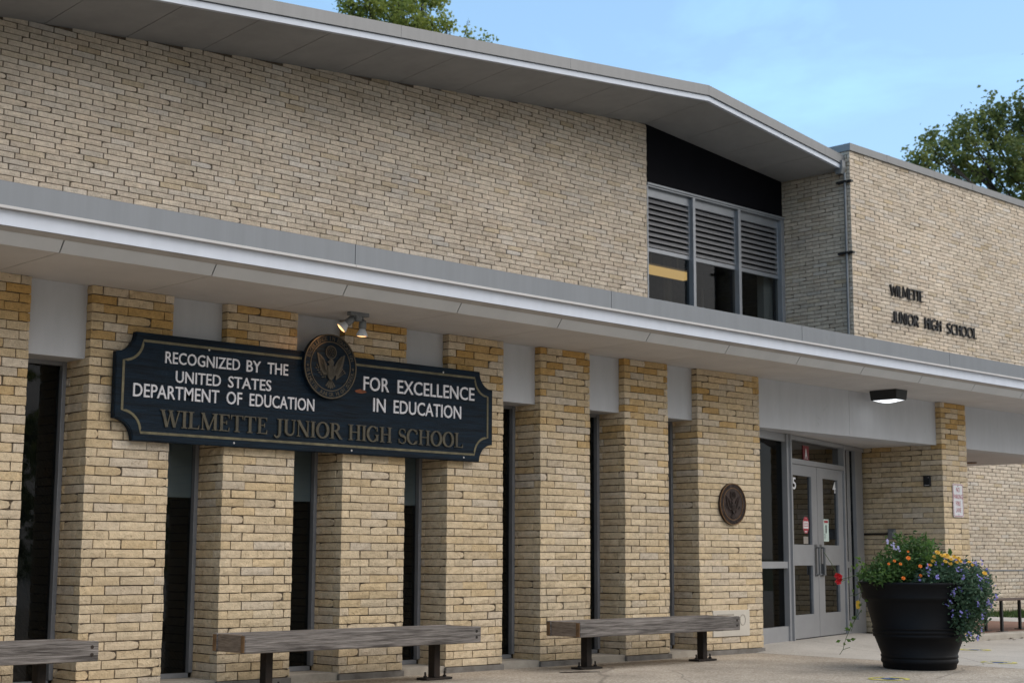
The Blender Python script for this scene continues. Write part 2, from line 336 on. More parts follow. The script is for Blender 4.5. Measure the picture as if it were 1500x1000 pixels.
def ground_mat(name, base, dark, light, joint=None, stain=.25):
    m = bpy.data.materials.new(name); m.use_nodes = True; n = m.node_tree; p = n.nodes['Principled BSDF']; p.inputs['Roughness'].default_value = .9
    p.inputs['Specular IOR Level'].default_value = .25
    t = n.nodes.new('ShaderNodeTexCoord')
    v = n.nodes.new('ShaderNodeTexVoronoi'); v.inputs['Scale'].default_value = 70; n.links.new(t.outputs['Object'], v.inputs['Vector'])
    sp = n.nodes.new('ShaderNodeSeparateColor'); n.links.new(v.outputs['Color'], sp.inputs[0])
    r = n.nodes.new('ShaderNodeValToRGB'); r.color_ramp.elements[0].color = (*dark, 1); r.color_ramp.elements[1].color = (*light, 1)
    e = r.color_ramp.elements.new(.5); e.color = (*base, 1)
    n.links.new(sp.outputs[0], r.inputs[0])
    z = n.nodes.new('ShaderNodeTexNoise'); z.inputs['Scale'].default_value = 1.1; z.inputs['Detail'].default_value = 8; z.inputs['Roughness'].default_value = .6
    n.links.new(t.outputs['Object'], z.inputs['Vector'])
    k = n.nodes.new('ShaderNodeMapRange'); k.inputs[1].default_value = .3; k.inputs[2].default_value = .7; k.inputs[3].default_value = 1-stain; k.inputs[4].default_value = 1.08
    n.links.new(z.outputs['Fac'], k.inputs[0])
    vm = n.nodes.new('ShaderNodeVectorMath'); vm.operation = 'SCALE'; n.links.new(r.outputs[0], vm.inputs[0]); n.links.new(k.outputs[0], vm.inputs['Scale'])
    cz = n.nodes.new('ShaderNodeTexNoise'); cz.inputs['Scale'].default_value = 1.6; cz.inputs['Detail'].default_value = 6; n.links.new(t.outputs['Object'], cz.inputs['Vector'])
    cm = n.nodes.new('ShaderNodeMix'); cm.data_type = 'RGBA'; cm.inputs[0].default_value = .16; n.links.new(t.outputs['Object'], cm.inputs[6]); n.links.new(cz.outputs['Color'], cm.inputs[7])
    cv = n.nodes.new('ShaderNodeTexVoronoi'); cv.feature = 'DISTANCE_TO_EDGE'; cv.inputs['Scale'].default_value = .42; n.links.new(cm.outputs[2], cv.inputs['Vector'])
    ck = n.nodes.new('ShaderNodeMapRange'); ck.inputs[1].default_value = .0015; ck.inputs[2].default_value = .004; ck.inputs[3].default_value = .68; ck.inputs[4].default_value = 1; n.links.new(cv.outputs['Distance'], ck.inputs[0])
    sn = n.nodes.new('ShaderNodeTexNoise'); sn.inputs['Scale'].default_value = 2.4; sn.inputs['Detail'].default_value = 9; sn.inputs['Roughness'].default_value = .7; n.links.new(t.outputs['Object'], sn.inputs['Vector'])
    sk = n.nodes.new('ShaderNodeMapRange'); sk.inputs[1].default_value = .62; sk.inputs[2].default_value = .68; sk.inputs[3].default_value = 1; sk.inputs[4].default_value = .78; n.links.new(sn.outputs['Fac'], sk.inputs[0])
    km = n.nodes.new('ShaderNodeMath'); km.operation = 'MULTIPLY'; n.links.new(ck.outputs[0], km.inputs[0]); n.links.new(sk.outputs[0], km.inputs[1])
    v2 = n.nodes.new('ShaderNodeVectorMath'); v2.operation = 'SCALE'; n.links.new(vm.outputs[0], v2.inputs[0]); n.links.new(km.outputs[0], v2.inputs['Scale'])
    n.links.new(v2.outputs[0], p.inputs['Base Color'])
    b = n.nodes.new('ShaderNodeBump'); b.inputs['Strength'].default_value = .5; b.inputs['Distance'].default_value = .006
    n.links.new(v.outputs['Distance'], b.inputs['Height']); n.links.new(b.outputs[0], p.inputs['Normal'])
    MAT[name] = m
ground_mat('aggregate', (.40, .335, .265), (.30, .24, .18), (.52, .45, .37), stain=.34)
ground_mat('concrete', (.44, .40, .355), (.40, .365, .32), (.48, .44, .39), stain=.18)

# ------------------------------------------------------------------ stone courses (every stone modelled, one mesh per wall)
def stones(mb, M, rows, rng, rec=.008, rough=.004, jit=.0022, gap=.0038, ochre=None, gapu=None):
    """rows: list of (z0, z1, [(u0,u1,seed,endL,endR)]); local frame M: a along wall, b up, c outward; face at c=0"""
    if mb.c is None: mb.c = []
    NU, NV = 4, 2; gapu = gapu or gap
    for (z0, z1, cells) in rows:
        for (u0, u1, seed, eL, eR) in cells:
            if seed is None: tone = (rng.random(), rng.random(), rng.random(), 1)
            else:
                q = random.Random(seed); tone = (q.random(), q.random(), q.random(), 1)
            a0 = u0+(0 if eL else gapu)+rng.uniform(-jit, jit); a1 = u1-(0 if eR else gapu)+rng.uniform(-jit, jit)
            b0 = z0+gap+rng.uniform(-jit, jit)*.5; b1 = z1-gap+rng.uniform(-jit, jit)*.5
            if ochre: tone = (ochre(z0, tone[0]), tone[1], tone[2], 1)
            tilt = rng.uniform(-.003, .003); base = rng.uniform(-.003, .003); chip = rng.random()
            vs = []; g = {}
            for j in range(NV+1):
                for i in range(NU+1):
                    u = a0+(a1-a0)*i/NU; z = b0+(b1-b0)*j/NV
                    edge = (i in (0, NU)) or (j in (0, NV))
                    c = base+tilt*(i/NU*2-1)+rng.uniform(-rough, rough)*(1 if not edge else .6)+(0 if edge else .002)
                    du = rng.uniform(-jit, jit)*.8; dz = rng.uniform(-jit, jit)*.7
                    if chip < .07 and i == NU and j in (0, NV): du -= .012; dz += (-.008 if j else .008)
                    if .22 < chip < .28 and i == 0 and j == NV: du += .010; dz -= .009
                    g[i, j] = len(vs); vs.append((u+du, z+dz, c))
            per = [(i, 0) for i in range(NU)]+[(NU, j) for j in range(NV)]+[(i, NV) for i in range(NU, 0, -1)]+[(0, j) for j in range(NV, 0, -1)]
            k0 = len(vs)
            for (i, j) in per: vs.append((vs[g[i, j]][0], vs[g[i, j]][1], -rec-.004))
            fs = [(g[i, j], g[i+1, j], g[i+1, j+1], g[i, j+1]) for j in range(NV) for i in range(NU)]
            n = len(per)
            for q in range(n): fs.append((g[per[q]], k0+q, k0+(q+1) % n, g[per[(q+1) % n]]))
            mb.add([M @ Vector(p) for p in vs], fs); mb.c.extend([tone]*len(vs))
def bond(u0, u1, z0, z1, rng, Ls=.295, ch=.0663, seedL=None, seedR=None, offs=(0, .5), top=None, ends=(True, True)):
    rows = []; k = 0; z = z0
    while z < z1-.02:
        zt = min(z+ch, z1); u = u0-Ls*offs[k % len(offs)]*1.0-(rng.uniform(-.01, .01)); cells = []
        cuts = []
        while u < u1:
            nx = u+Ls*(1+rng.uniform(-.035, .035)); a, b = max(u, u0), min(nx, u1)
            if b-a > .035: cuts.append([a, b])
            elif cuts: cuts[-1][1] = b
            u = nx
        if cuts and cuts[0][0] > u0: cuts[0][0] = u0
        for i, (a, b) in enumerate(cuts):
            if top is not None and zt > min(top(a), top(b))+.05: continue
            cells.append((a, b, (seedL, k) .__hash__() if (i == 0 and seedL is not None) else ((seedR, k).__hash__() if (i == len(cuts)-1 and seedR is not None) else None), i == 0 and ends[0], i == len(cuts)-1 and ends[1]))
        rows.append((z, zt, cells)); z += ch; k += 1
    return rows
def cuts_rows(z0, z1, evens, odds, rng, ch=.0663, seedL=None, seedR=None):
    rows = []; k = 0; z = z0
    n = round((z1-z0)/ch); ch = (z1-z0)/n
    for k in range(n):
        c = list(odds if k % 2 else evens); c = [c[0]]+[x+rng.uniform(-.011, .011) for x in c[1:-1]]+[c[-1]]
        cells = []
        for i in range(len(c)-1):
            sd = None
            if i == 0 and seedL is not None: sd = hash((seedL, k))
            if i == len(c)-2 and seedR is not None: sd = hash((seedR, k))
            cells.append((c[i], c[i+1], sd, i == 0, i == len(c)-2))
        rows.append((z0+k*ch, z0+(k+1)*ch, cells))
    return rows

XP = (1, 0, 0); XN = (-1, 0, 0); YP = (0, 1, 0); YN = (0, -1, 0)
def FRONT(y): return FR(0, y, 0, XP)                   # local a = X, outward = -Y
# wall facing -X at X=x : outward must be -X. a = (0,-1,0): a x b = (0,-1,0)x(0,0,1) = (-1,0,0)
def LEFTF(x, y0): return FR(x, y0, 0, YN)              # local a grows toward the camera (-Y)
def RIGHTF(x, y0): return FR(x, y0, 0, YP)             # outward +X, local a grows in +Y

FY = 10.06; SOF = 2.964; LIN = 2.421
PIERS = [(4.23, 4.91), (5.391, 6.071), (6.558, 7.23), (7.721, 8.391), (8.879, 9.553), (10.038, 10.71), (11.217, 11.876), (12.355, 13.416)]
XTRA = [(3.07, 3.75), (1.91, 2.59), (.75, 1.43), (-.41, .27), (-1.57, -.89), (-2.73, -2.05)]       # further piers beyond the left edge of the frame
bld = thing('school_building', 'buff stone school building with long canopy, slot windows, gabled upper storey and double entrance doors', 'building', (11, 10, 0))
rng = random.Random(7)
def ochre_by_height(z, t):
    # stone tone shifts to darker ochre with height; cream with a few ochre lower down
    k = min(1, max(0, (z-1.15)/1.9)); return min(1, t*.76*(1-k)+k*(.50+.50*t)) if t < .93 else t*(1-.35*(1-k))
# ---- piers
for i, (x0, x1) in enumerate(sorted(XTRA)+PIERS):
    mb = MB(); w = x1-x0
    ev = [0, .20, .20+.297, w] if w < .8 else [0, .20, .497, .79, w]
    od = [0, .088, .305, .60, w] if w < .8 else [0, .088, .36, .655, .95, w]
    if w < .64: od = [0, .088, .30, .585, w]
    M = FR(x0, FY, 0, XP)
    stones(mb, M, cuts_rows(.05, SOF, ev, od, rng, seedL=i*10+1, seedR=i*10+2), rng, ochre=ochre_by_height)
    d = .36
    stones(mb, FR(x0, FY+d, 0, YN), cuts_rows(.05, SOF, [0, .265, d], [0, .06, d], rng, seedR=i*10+1), rng, ochre=ochre_by_height)
    stones(mb, FR(x1, FY, 0, YP), cuts_rows(.05, SOF, [0, .10, d], [0, .30, d], rng, seedL=i*10+2), rng, ochre=ochre_by_height)
    o = mb.build('pier', MAT['yellow_stone'], bld)
    MB().box(x0+.012, x1-.012, FY+.012, FY+.50, .03, SOF+.02).build('mortar_core', MAT['mortar'], o)
    MB().box(x0-.006, x1+.006, FY-.022, FY+.30, -.02, .046).build('plinth', MAT['concrete_plinth'], o)
allp = sorted(XTRA)+PIERS
# ---- lintels, windows in the slots
def lintel(x0, x1, zb, joints=()):
    mb = MB(); xs = [x0]+list(joints)+[x1]
    for a, b in zip(xs, xs[1:]): mb.box(a+(.002 if a != x0 else 0), b-(.002 if b != x1 else 0), 10.135, 10.40, zb, SOF+.01)
    return mb.build('lintel', MAT['white_paint'], bld)
for i in range(len(allp)-1):
    a, b = allp[i][1], allp[i+1][0]
    lintel(a, b, LIN)
    f = MB(); y = 10.405
    f.bbox(b-.036, b-.002, y-.008, y+.05, .10, LIN+.0, .003); f.bbox(a+.002, a+.036, y-.008, y+.05, .10, LIN+.0, .003)
    f.box(a+.036, b-.036, y, y+.05, .062, .098); f.box(a+.036, b-.036, y, y+.05, LIN-.03, LIN+.02)
    wn = f.build('window', MAT['dark_aluminium'], bld)
    MB().box(a+.03, b-.03, y+.035, y+.041, .09, LIN-.02).build('pane', MAT['glass'], wn)
    bl = i in (7, 8, 9)
    MB().box(a+.03, b-.03, y+.0425, y+.0445, .09, 1.44 if bl else LIN-.02).build('screen', MAT['screen_mesh'], wn)
    if bl: MB().box(a+.03, b-.03, y+.046, y+.050, 1.45, LIN-.01).build('blind', MAT['blind_grey'], wn)
    MB().box(a-.01, b+.01, FY+.01, y+.05, -.02, .060).build('window_sill', MAT['sill_concrete'], wn)
# ---- entrance side wall and right pier
mb = MB()
stones(mb, FR(17.2, FY, 0, XP), cuts_rows(.05, SOF, [0, .23, .42, .603], [0, .10, .40, .603], rng, seedL=901, seedR=902), rng, ochre=ochre_by_height)
stones(mb, FR(17.2, 11.36, 0, YN), cuts_rows(.05, SOF, [0, .115, .41, .705, 1.0, 1.30], [0, .26, .555, .85, 1.14, 1.30], rng, seedR=901), rng, ochre=ochre_by_height)
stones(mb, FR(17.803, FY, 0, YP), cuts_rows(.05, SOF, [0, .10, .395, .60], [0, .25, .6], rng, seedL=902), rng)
o = mb.build('pier', MAT['yellow_stone'], bld)
MB().box(17.212, 17.791, FY+.012, 11.5, -.05, SOF+.02).build('mortar_core', MAT['mortar'], o)
lintel(13.416, 17.2, LIN, (15.27,))
lintel(17.803, 21.36, 2.41, (20.4,))
MB().box(13.40, 17.21, 10.402, 12.6, LIN+.006, LIN+.05).build('entrance_ceiling', MAT['soffit_paint'], bld)
MB().box(17.80, 21.36, 10.402, 14.02, 2.412, 2.47).build('passage_ceiling', MAT['soffit_paint'], bld)
# ---- canopy
CX0, CX1 = -3.4, 21.37
JX = [1.14-1.168*4+k*1.168 for k in range(24)]; JX = [q for q in JX if CX0 < q < CX1]
xs = [CX0]+JX+[CX1]
sof = MB(); bev = MB()
for a, b in zip(xs, xs[1:]):
    sof.box(a+.004, b-.004, 9.137, 10.134, SOF, SOF+.02)
    M = FR(0, 0, 0, YP, (0, 0, 1))
    p = [(9.078, 3.040), (9.135, SOF-.001), (9.135, SOF+.03), (9.078, 3.07)]
    vs = [(a+.005, q[0], q[1]) for q in p]+[(b-.005, q[0], q[1]) for q in p]
    bev.add(vs, [(0, 1, 2, 3), (7, 6, 5, 4), (0, 4, 5, 1), (1, 5, 6, 2), (2, 6, 7, 3), (3, 7, 4, 0)])
can = sof.build('canopy_soffit', MAT['soffit_paint'], bld)
bev.build('bevelled_edge', MAT['bevel_paint'], can)
MB().box(CX0, CX1, 9.15, 15.39, 2.99, 3.30).build('canopy_roof', MAT['soft_dark'], bld)
fas = MB(); FJ = [7.006-2.887*4+k*2.887 for k in range(0, 14)]
FJ = [q for q in FJ if CX0 < q < CX1]
xs = [CX0]+FJ+[CX1]
for a, b in zip(xs, xs[1:]):
    fas.box(a+.003, b-.003, 9.022, 9.10, 3.192, 3.350); fas.box(a+.003, b-.003, 9.10, 9.16, 3.335, 3.350)
fo = fas.build('fascia', MAT['fascia_metal'], bld)
lip = MB()
for a, b in zip(xs, xs[1:]): lip.box(a+.002, b-.002, 9.004, 9.06, 3.172, 3.1895)
lip.build('drip_edge', MAT['lip_metal'], fo)
MB().box(CX0, CX1, 9.046, 9.098, 3.070, 3.170).build('white_trim', MAT['white_trim'], fo)
t = MB(); p = [(9.050, 3.068), (9.076, 3.040), (9.095, 3.040), (9.095, 3.068)]
t.add([(CX0, *q) for q in p]+[(CX1, *q) for q in p], [(0, 1, 2, 3), (7, 6, 5, 4), (0, 4, 5, 1), (1, 5, 6, 2), (2, 6, 7, 3), (3, 7, 4, 0)])
t.build('under_trim', MAT['trim_brown'], fo)
# ---- upper wall under the gable
WY = 15.40; PKX = 17.72
def sofz(x): return 7.809-.0918*(PKX-x) if x < PKX else 7.809-.0875*(x-PKX)
mb = MB()
stones(mb, FR(0, WY, 0, XP), bond(0, 17.725, 3.35, 7.85, rng, top=lambda u: sofz(u), seedR=77), rng, rough=.0035, jit=.0014, gap=.0046, gapu=.0072)
stones(mb, FR(17.725, WY, 0, YP), cuts_rows(3.35, 7.75, [0, .11], [0, .11], rng, seedL=77), rng)
uw = mb.build('upper_wall', MAT['buff_stone'], bld)
b = MB(); b.prism([(-3, 3.2), (17.713, 3.2), (17.713, sofz(17.71)+.03), (-3, sofz(-3)+.03)], FRONT(WY+.012), -.3, 0); b.build('mortar_core', MAT['mortar'], uw)
# ---- gable roof: soffit panels, fascia
def fz(x): return 7.908-.0963*(PKX-x) if x < PKX else 7.908-.118*(x-PKX)
RY = 14.13
def quadslab(mb, x0, x1, dz0, dz1, ya, yb, za, zb):
    vs = []
    for x in (x0, x1):
        vs += [(x, ya, za(x)+dz0), (x, yb, zb(x)+dz0), (x, yb, zb(x)+dz1), (x, ya, za(x)+dz1)]
    mb.add(vs, [(0, 1, 2, 3), (7, 6, 5, 4), (0, 4, 5, 1), (1, 5, 6, 2), (2, 6, 7, 3), (3, 7, 4, 0)])
rs = MB(); edges = []
x = PKX
while x > -3: edges.append(x); x -= 1.02
edges.append(-3.0); edges = edges[::-1]; x = PKX+.93
while x < 21.2: edges.append(x); x += .93
edges.append(21.34)
for a, b2 in zip(edges, edges[1:]): quadslab(rs, a+.005, b2-.005, 0, .03, RY+.05, WY+.01, fz, sofz)
ro = MB()
for a, b2 in ((-3.0, PKX), (PKX, 21.34)):
    quadslab(ro, a, b2, .035, .20, RY+.06, 30, fz, lambda x: fz(x))
ro = ro.build('gable_roof', MAT['roof_metal'], bld)
rs.build('roof_soffit', MAT['roof_soffit'], ro)
rf = MB(); rl = MB(); rw = MB()
rj = [PKX-3.05*k for k in range(7)][::-1]; rj = [-3.0]+[q for q in rj if q > -3]+[PKX+3.05, 21.34]
for a, b2 in zip(rj, rj[1:]):
    quadslab(rf, a+.002, b2-.002, .092, .243, RY-.012, RY+.10, fz, fz)
    quadslab(rl, a+.002, b2-.002, .080, .0905, RY-.026, RY+.05, fz, fz)
for a, b2 in ((-3.0, PKX), (PKX, 21.34)): quadslab(rw, a, b2, -.002, .074, RY+.002, RY+.055, fz, fz)
rf.build('roof_fascia', MAT['roof_metal'], ro); rl.build('drip_edge', MAT['roof_metal'], ro); rw.build('white_trim', MAT['white_trim'], ro)
# ---- dark panel and clerestory window
p = MB(); p.prism([(17.728, 6.862), (21.345, 6.862), (21.345, sofz(21.3)+.02), (17.728, sofz(17.73)+.02)], FRONT(15.43), -.06, 0); p.build('dark_panel', MAT['black_panel'], bld)
f = MB(); YF = 15.395; YB = 15.52
f.bbox(17.728, 21.345, YF-.02, YB, 6.826, 6.86, .004); f.bbox(17.728, 21.345, YF, YB, 6.80, 6.824, .003)
f.bbox(17.728, 17.752, YF-.004, YB, 3.4, 6.80, .003)
for a, b2 in ((18.862, 18.925), (20.057, 20.125), (21.255, 21.345)): f.bbox(a, b2, YF, YB+.02, 3.4, 6.80, .004)
BAY = [(17.752, 18.862), (18.925, 20.057), (20.125, 21.255)]
for a, b2 in BAY:
    f.bbox(a, b2, YB-.05, YB, 5.772, 5.838, .004); f.bbox(a, b2, YB-.055, YB, 6.66, 6.80, .004)
    f.box(b2-.03, b2, YB-.05, YB-.004, 5.84, 6.66)
    f.box(a, b2, YB-.045, YB-.005, 3.4, 4.2)
cw = f.build('clerestory_window', MAT['aluminium'], bld)
for a, b2 in BAY:
    lv = MB(); n = 9
    for k in range(n):
        z = 5.85+k*(6.655-5.85)/n; h = (6.655-5.85)/n
        # tilted blade with a small front lip
        q = [(YB-.062, z), (YB-.062, z+.014), (YB-.004, z+h*.86), (YB-.001, z+h*.86-.012)]
        lv.add([(a+.002, *c) for c in q]+[(b2-.032, *c) for c in q], [(0, 1, 2, 3), (7, 6, 5, 4), (0, 4, 5, 1), (1, 5, 6, 2), (2, 6, 7, 3), (3, 7, 4, 0)])
    lv.build('louver', MAT['louver_metal'], cw)
    MB().box(a, b2, YB+.03, YB+.05, 5.8, 6.70).build('louver_backing', MAT['black_panel'], cw)
    MB().box(a, b2, YB-.028, YB-.022, 4.2, 5.775).build('pane', MAT['glass'], cw)
# ---- wing on the right
WX, WGY = 21.35, 14.03
mb = MB()
stones(mb, FR(WX, WGY, 0, XP), bond(0, 11.0, -.02, 7.80, rng, Ls=.283, seedL=501), rng, rough=.0035, jit=.0014, gap=.0046, gapu=.0072)
stones(mb, FR(WX, WGY+1.50, 0, YN), bond(0, 1.50, 3.30, 7.80, rng, Ls=.283, seedR=501), rng, rough=.0035, jit=.0014, gap=.0046, gapu=.0068)
wg = mb.build('wing_wall', MAT['buff_stone'], bld)
MB().box(WX+.012, WX+11, WGY+.012, WGY+1.5, -.1, 7.795).build('mortar_core', MAT['mortar'], wg)
cp = MB()
xs = [WX-.03]+[WX+1.15+k*2.9 for k in range(4)]+[WX+11.2]
for a, b2 in zip(xs, xs[1:]): cp.box(a+(0 if a == xs[0] else .003), b2-.003, WGY-.035, WGY+.30, 7.80, 7.925)
for q in xs[1:-1]: cp.box(q-.05, q+.05, WGY-.038, WGY+.30, 7.805, 7.9275)
cp.box(WX-.03, WX+.28, WGY+.302, WGY+4.0, 7.80, 7.925)
cp.build('coping', MAT['roof_metal'], wg)
# wall behind wing / rest of volumes so the block is closed
MB().box(WX+.3, WX+11, WGY+1.5, 28, 3.0, 7.79).build('rear_block', MAT['mortar'], bld)
MB().box(-3.0, WX+.3, 22.0, 22.3, 3.2, 5.9).build('rear_wall', MAT['mortar'], bld)
# downspout on the corner
dp = MB(); PXx, PYy = WX-.045, WGY+.075
dp.tube([(PXx, PYy, 3.35), (PXx, PYy, 7.42)], .023, 10)
ds = dp.build('downspout', MAT['pipe_grey'], bld)
h = MB(); h.prism([(-.05, 0), (.05, 0), (.085, .10), (.085, .22), (-.085, .22), (-.085, .10)], FR(PXx, PYy+.06, 7.40, YN), -.0, .10)
h.prism([(-.05, .22), (.34, .30), (.34, .36), (-.05, .29)], FR(PXx-.005, PYy+.06, 7.40, YP), -.02, .06)
h.build('rain_head', MAT['pipe_grey'], ds)
for z in (7.27, 6.05):
    k = MB(); k.box(PXx-.012, PXx+.055, PYy-.13, PYy+.17, z-.018, z+.018); k.box(PXx-.04, PXx+.02, PYy-.05, PYy+.05, z-.014, z+.014)
    k.build('pipe_bracket', MAT['black_metal'], ds)
# ---- right background wall closing the passage
MB().box(21.5, 32, WGY-.010, WGY+.02, .775, .800).build('flashing', MAT['dark_aluminium'], wg)
mb = MB(); stones(mb, FR(17.8, 14.03, 0, XP), bond(0, 3.5, -.02, 2.45, rng), rng)
pw = mb.build('passage_wall', MAT['buff_stone'], bld); MB().box(17.7, 21.38, 14.042, 14.3, -.1, 3.0).build('mortar_core', MAT['mortar'], pw)
MB().lathe([(0, 0), (.09, 0), (.09, -.012), (.06, -.016), (0, -.014)], (20.55, 11.55, 2.41), 20).build('recessed_light', MAT['end_grain'], bld)

cb = MB(); cb.tube([(18.75, 10.6, 2.41), (18.55, 10.9, 2.37), (18.35, 11.6, 2.40)], .006, 6); cb.build('hanging_cable', MAT['soft_dark'], bld)
# ---- entrance doors (the door line turns away from the wall line)
DU = Vector((.9673, .2538, 0)); DO = Vector((14.567, 10.542, 0))
def DM(s=0, z=0, c=0): 
    m = FR(DO.x, DO.y, 0, DU); return m @ Matrix.Translation((s, z, c))
def dbox(mb, s0, s1, z0, z1, c0, c1):
    M = DM(); vs = [M @ Vector(q) for q in ((s0, z0, c0), (s1, z0, c0), (s1, z0, c1), (s0, z0, c1), (s0, z1, c0), (s1, z1, c0), (s1, z1, c1), (s0, z1, c1))]
    return mb.add(vs, [(0, 1, 2, 3), (7, 6, 5, 4), (0, 4, 5, 1), (1, 5, 6, 2), (2, 6, 7, 3), (3, 7, 4, 0)])
ef = MB(); SL = -1.19; SR = 2.68
dbox(ef, -.115, -.018, .06, 2.42, -.10, .05)      # left jamb
dbox(ef, -.05, -.019, .06, 2.42, .051, .075)
dbox(ef, 1.845, 1.90, .06, 2.42, -.10, .05)       # right jamb
dbox(ef, -.018, 1.845, 2.092, 2.150, -.09, .047)  # head over the doors
dbox(ef, -.018, 1.845, 2.37, 2.42, -.09, .045)
dbox(ef, SL, -.115, 2.33, 2.42, -.09, .03); dbox(ef, 1.90, SR, 2.37, 2.42, -.09, .03)
dbox(ef, -.52, -.30, .06, 2.33, -.42, -.22)       # inner post seen beside the left jamb
dbox(ef, SL, -.115, .882, .957, -.07, .035); dbox(ef, SL, -.115, .055, .229, -.06, .03)
dbox(ef, 2.14, 2.26, .06, 2.37, -.14, -.02); dbox(ef, 2.36, 2.64, .05, 2.37, -.10, .02)
dbox(ef, 1.90, 2.36, .055, .222, -.06, .02); dbox(ef, 1.90, 2.14, .88, .955, -.06, .02)
ent = ef.build('entrance_frame', MAT['door_paint'], bld)
for q in ((SL, -.115, .229, .882, -.02, -.014), (SL, -.115, .957, 2.33, -.02, -.014), (1.90, 2.36, .222, 2.37, -.03, -.024)):
    g = MB(); dbox(g, *q); g.build('sidelight_pane', MAT['sidelight_glass'], ent)
g = MB(); dbox(g, -.018, 1.845, 2.15, 2.37, -.03, -.024); g.build('transom_pane', MAT['door_glass'], ent)
a = MB(); dbox(a, .585, .785, 2.156, 2.335, -.020, -.016); a.build('letter_panel', MAT['dark_red'], ent)
# text tools
def text_mb(mb, txt, M, width=None, height=None, thick=.006, weight=0.0, base=0.0, spacing=1.0):
    """built-in font; fitted into width x height in local (a,b); letters raised from c=base to base+thick"""
    cu = bpy.data.curves.new('text', 'FONT'); cu.body = txt; cu.size = 1; cu.extrude = .0; cu.offset = weight; cu.space_character = spacing; cu.resolution_u = 3
    ob = bpy.data.objects.new('text', cu); COL.objects.link(ob); bpy.context.view_layer.update()
    me = ob.evaluated_get(bpy.context.evaluated_depsgraph_get()).to_mesh()
    vs = [v.co.copy() for v in me.vertices]; fs = [tuple(q.vertices) for q in me.polygons]
    ob.to_mesh_clear(); bpy.data.objects.remove(ob); bpy.data.curves.remove(cu)
    if not vs: return
    x0 = min(v.x for v in vs); x1 = max(v.x for v in vs); y0 = min(v.y for v in vs); y1 = max(v.y for v in vs)
    sy = (height or 1)/(y1-y0); sx = width/(x1-x0) if width else sy
    # boundary edges -> side walls
    cnt = {}
    for q in fs:
        for i in range(len(q)):
            e = (q[i], q[(i+1) % len(q)]); k = (min(e), max(e)); cnt.setdefault(k, []).append(e)
    n = len(vs)
    P = [M @ Vector(((v.x-x0)*sx, (v.y-y0)*sy, base+thick)) for v in vs]+[M @ Vector(((v.x-x0)*sx, (v.y-y0)*sy, base)) for v in vs]
    F = list(fs)
    for k, es in cnt.items():
        if len(es) == 1: F.append((es[0][0], es[0][1], es[0][1]+n, es[0][0]+n))
    mb.add(P, F)
t = MB(); text_mb(t, 'A', DM(.64, 2.175, -.016), .085, .125, .003, .03); t.build('lettering', MAT['paper_white'], ent)
def leaf_door(s0, s1, num, ns, hs):
    d = MB(); z0, z1 = .075, 2.088; cz = (-.015, .028)
    w0 = s0+.12; w1 = s1-.18 if hs > 0 else s1-.19
    if hs < 0: w0 = s0+.20; w1 = s1-.17
    zs = [(z0, .342), (.912, 1.154), (1.962, z1)]
    dbox(d, s0, w0, z0, z1, *cz); dbox(d, w1, s1, z0, z1, *cz)
    for a, b in zs: dbox(d, w0, w1, a, b, cz[0]+.0005, cz[1]-.0005)
    o = d.build('door', MAT['door_paint'], bld)
    for a, b in ((.342, .912), (1.154, 1.962)):
        q = MB(); dbox(q, w0, w1, a, b, -.004, .002); q.build('pane', MAT['door_glass'], o)
        for (aa, bb, cc, dd) in ((w0, w0+.012, a, b), (w1-.012, w1, a, b)):
            q = MB(); dbox(q, aa, bb, cc, dd, .0025, .024); q.build('glazing_bead', MAT['dark_aluminium'], o)
    hx = s1-.085 if hs > 0 else s0+.075
    h = MB(); M = DM()
    h.tube([M @ Vector((hx, .80, .03)), M @ Vector((hx, .80, .075)), M @ Vector((hx, 1.12, .075)), M @ Vector((hx, 1.12, .03))], .016, 8)
    dbox(h, hx-.035, hx+.035, .78, 1.16, .0285, .034)
    if hs < 0: dbox(h, hx+.005, hx+.10, .79, .93, .034, .06)
    h.build('handle', MAT['handle_metal'], o)
    nmb = MB(); text_mb(nmb, num, DM(ns, 1.795 if num == '5' else 1.80, .0045), .105, .14, .002, .012); nmb.build('number', MAT['paper_white'], o)
    return o
dl = leaf_door(-.008, .903, '5', .165, 1)
dr = leaf_door(.913, 1.83, '4', 1.535, -1)
dk = MB(); dbox(dk, -.01, 1.84, .045, .072, -.05, .02); dk.build('threshold', MAT['soft_dark'], ent)
# stickers on the glass
M = DM(.575, 1.385, .002); oc = [(.105*math.cos(R(22.5+45*k)), .105*math.sin(R(22.5+45*k))) for k in range(8)]
q = MB(); q.prism(oc, M, 0, .0015); q.build('sticker', MAT['paper_white'], dl)
q = MB(); q.ribbon([(c[0]*.92, c[1]*.92) for c in oc], .016, M, .0016, .0022, True)
for zz, hh in ((.045, .035), (-.07, .03)): q.prism([(-.075, zz), (.075, zz), (.075, zz+hh), (-.075, zz+hh)], M, .0016, .0021)
for k in range(3): q.prism([(-.07, .022-.02*k), (.07, .022-.02*k), (.07, .030-.02*k), (-.07, .030-.02*k)], M, .0016, .0020)
q.build('sticker_print', MAT['sign_red'], dl)
q = MB(); dbox(q, .49, .64, 1.165, 1.25, .002, .0035); q.build('label_plate', MAT['trim_brown'], dl)
q = MB(); dbox(q, 1.175, 1.36, 1.20, 1.47, .002, .0035); q.build('poster', MAT['paper_green'], dr)
q = MB(); dbox(q, 1.20, 1.335, 1.425, 1.455, .0036, .0042); q.build('poster_heading', MAT['sign_red'], dr)
q = MB(); dbox(q, 1.245, 1.285, 1.30, 1.40, .0036, .0043)
for k in range(4): dbox(q, 1.195, 1.195+(.06, .05, .055, .045)[k], 1.23+.018*k, 1.236+.018*k, .0036, .0041)
q.build('poster_print', MAT['soft_dark'], dr)
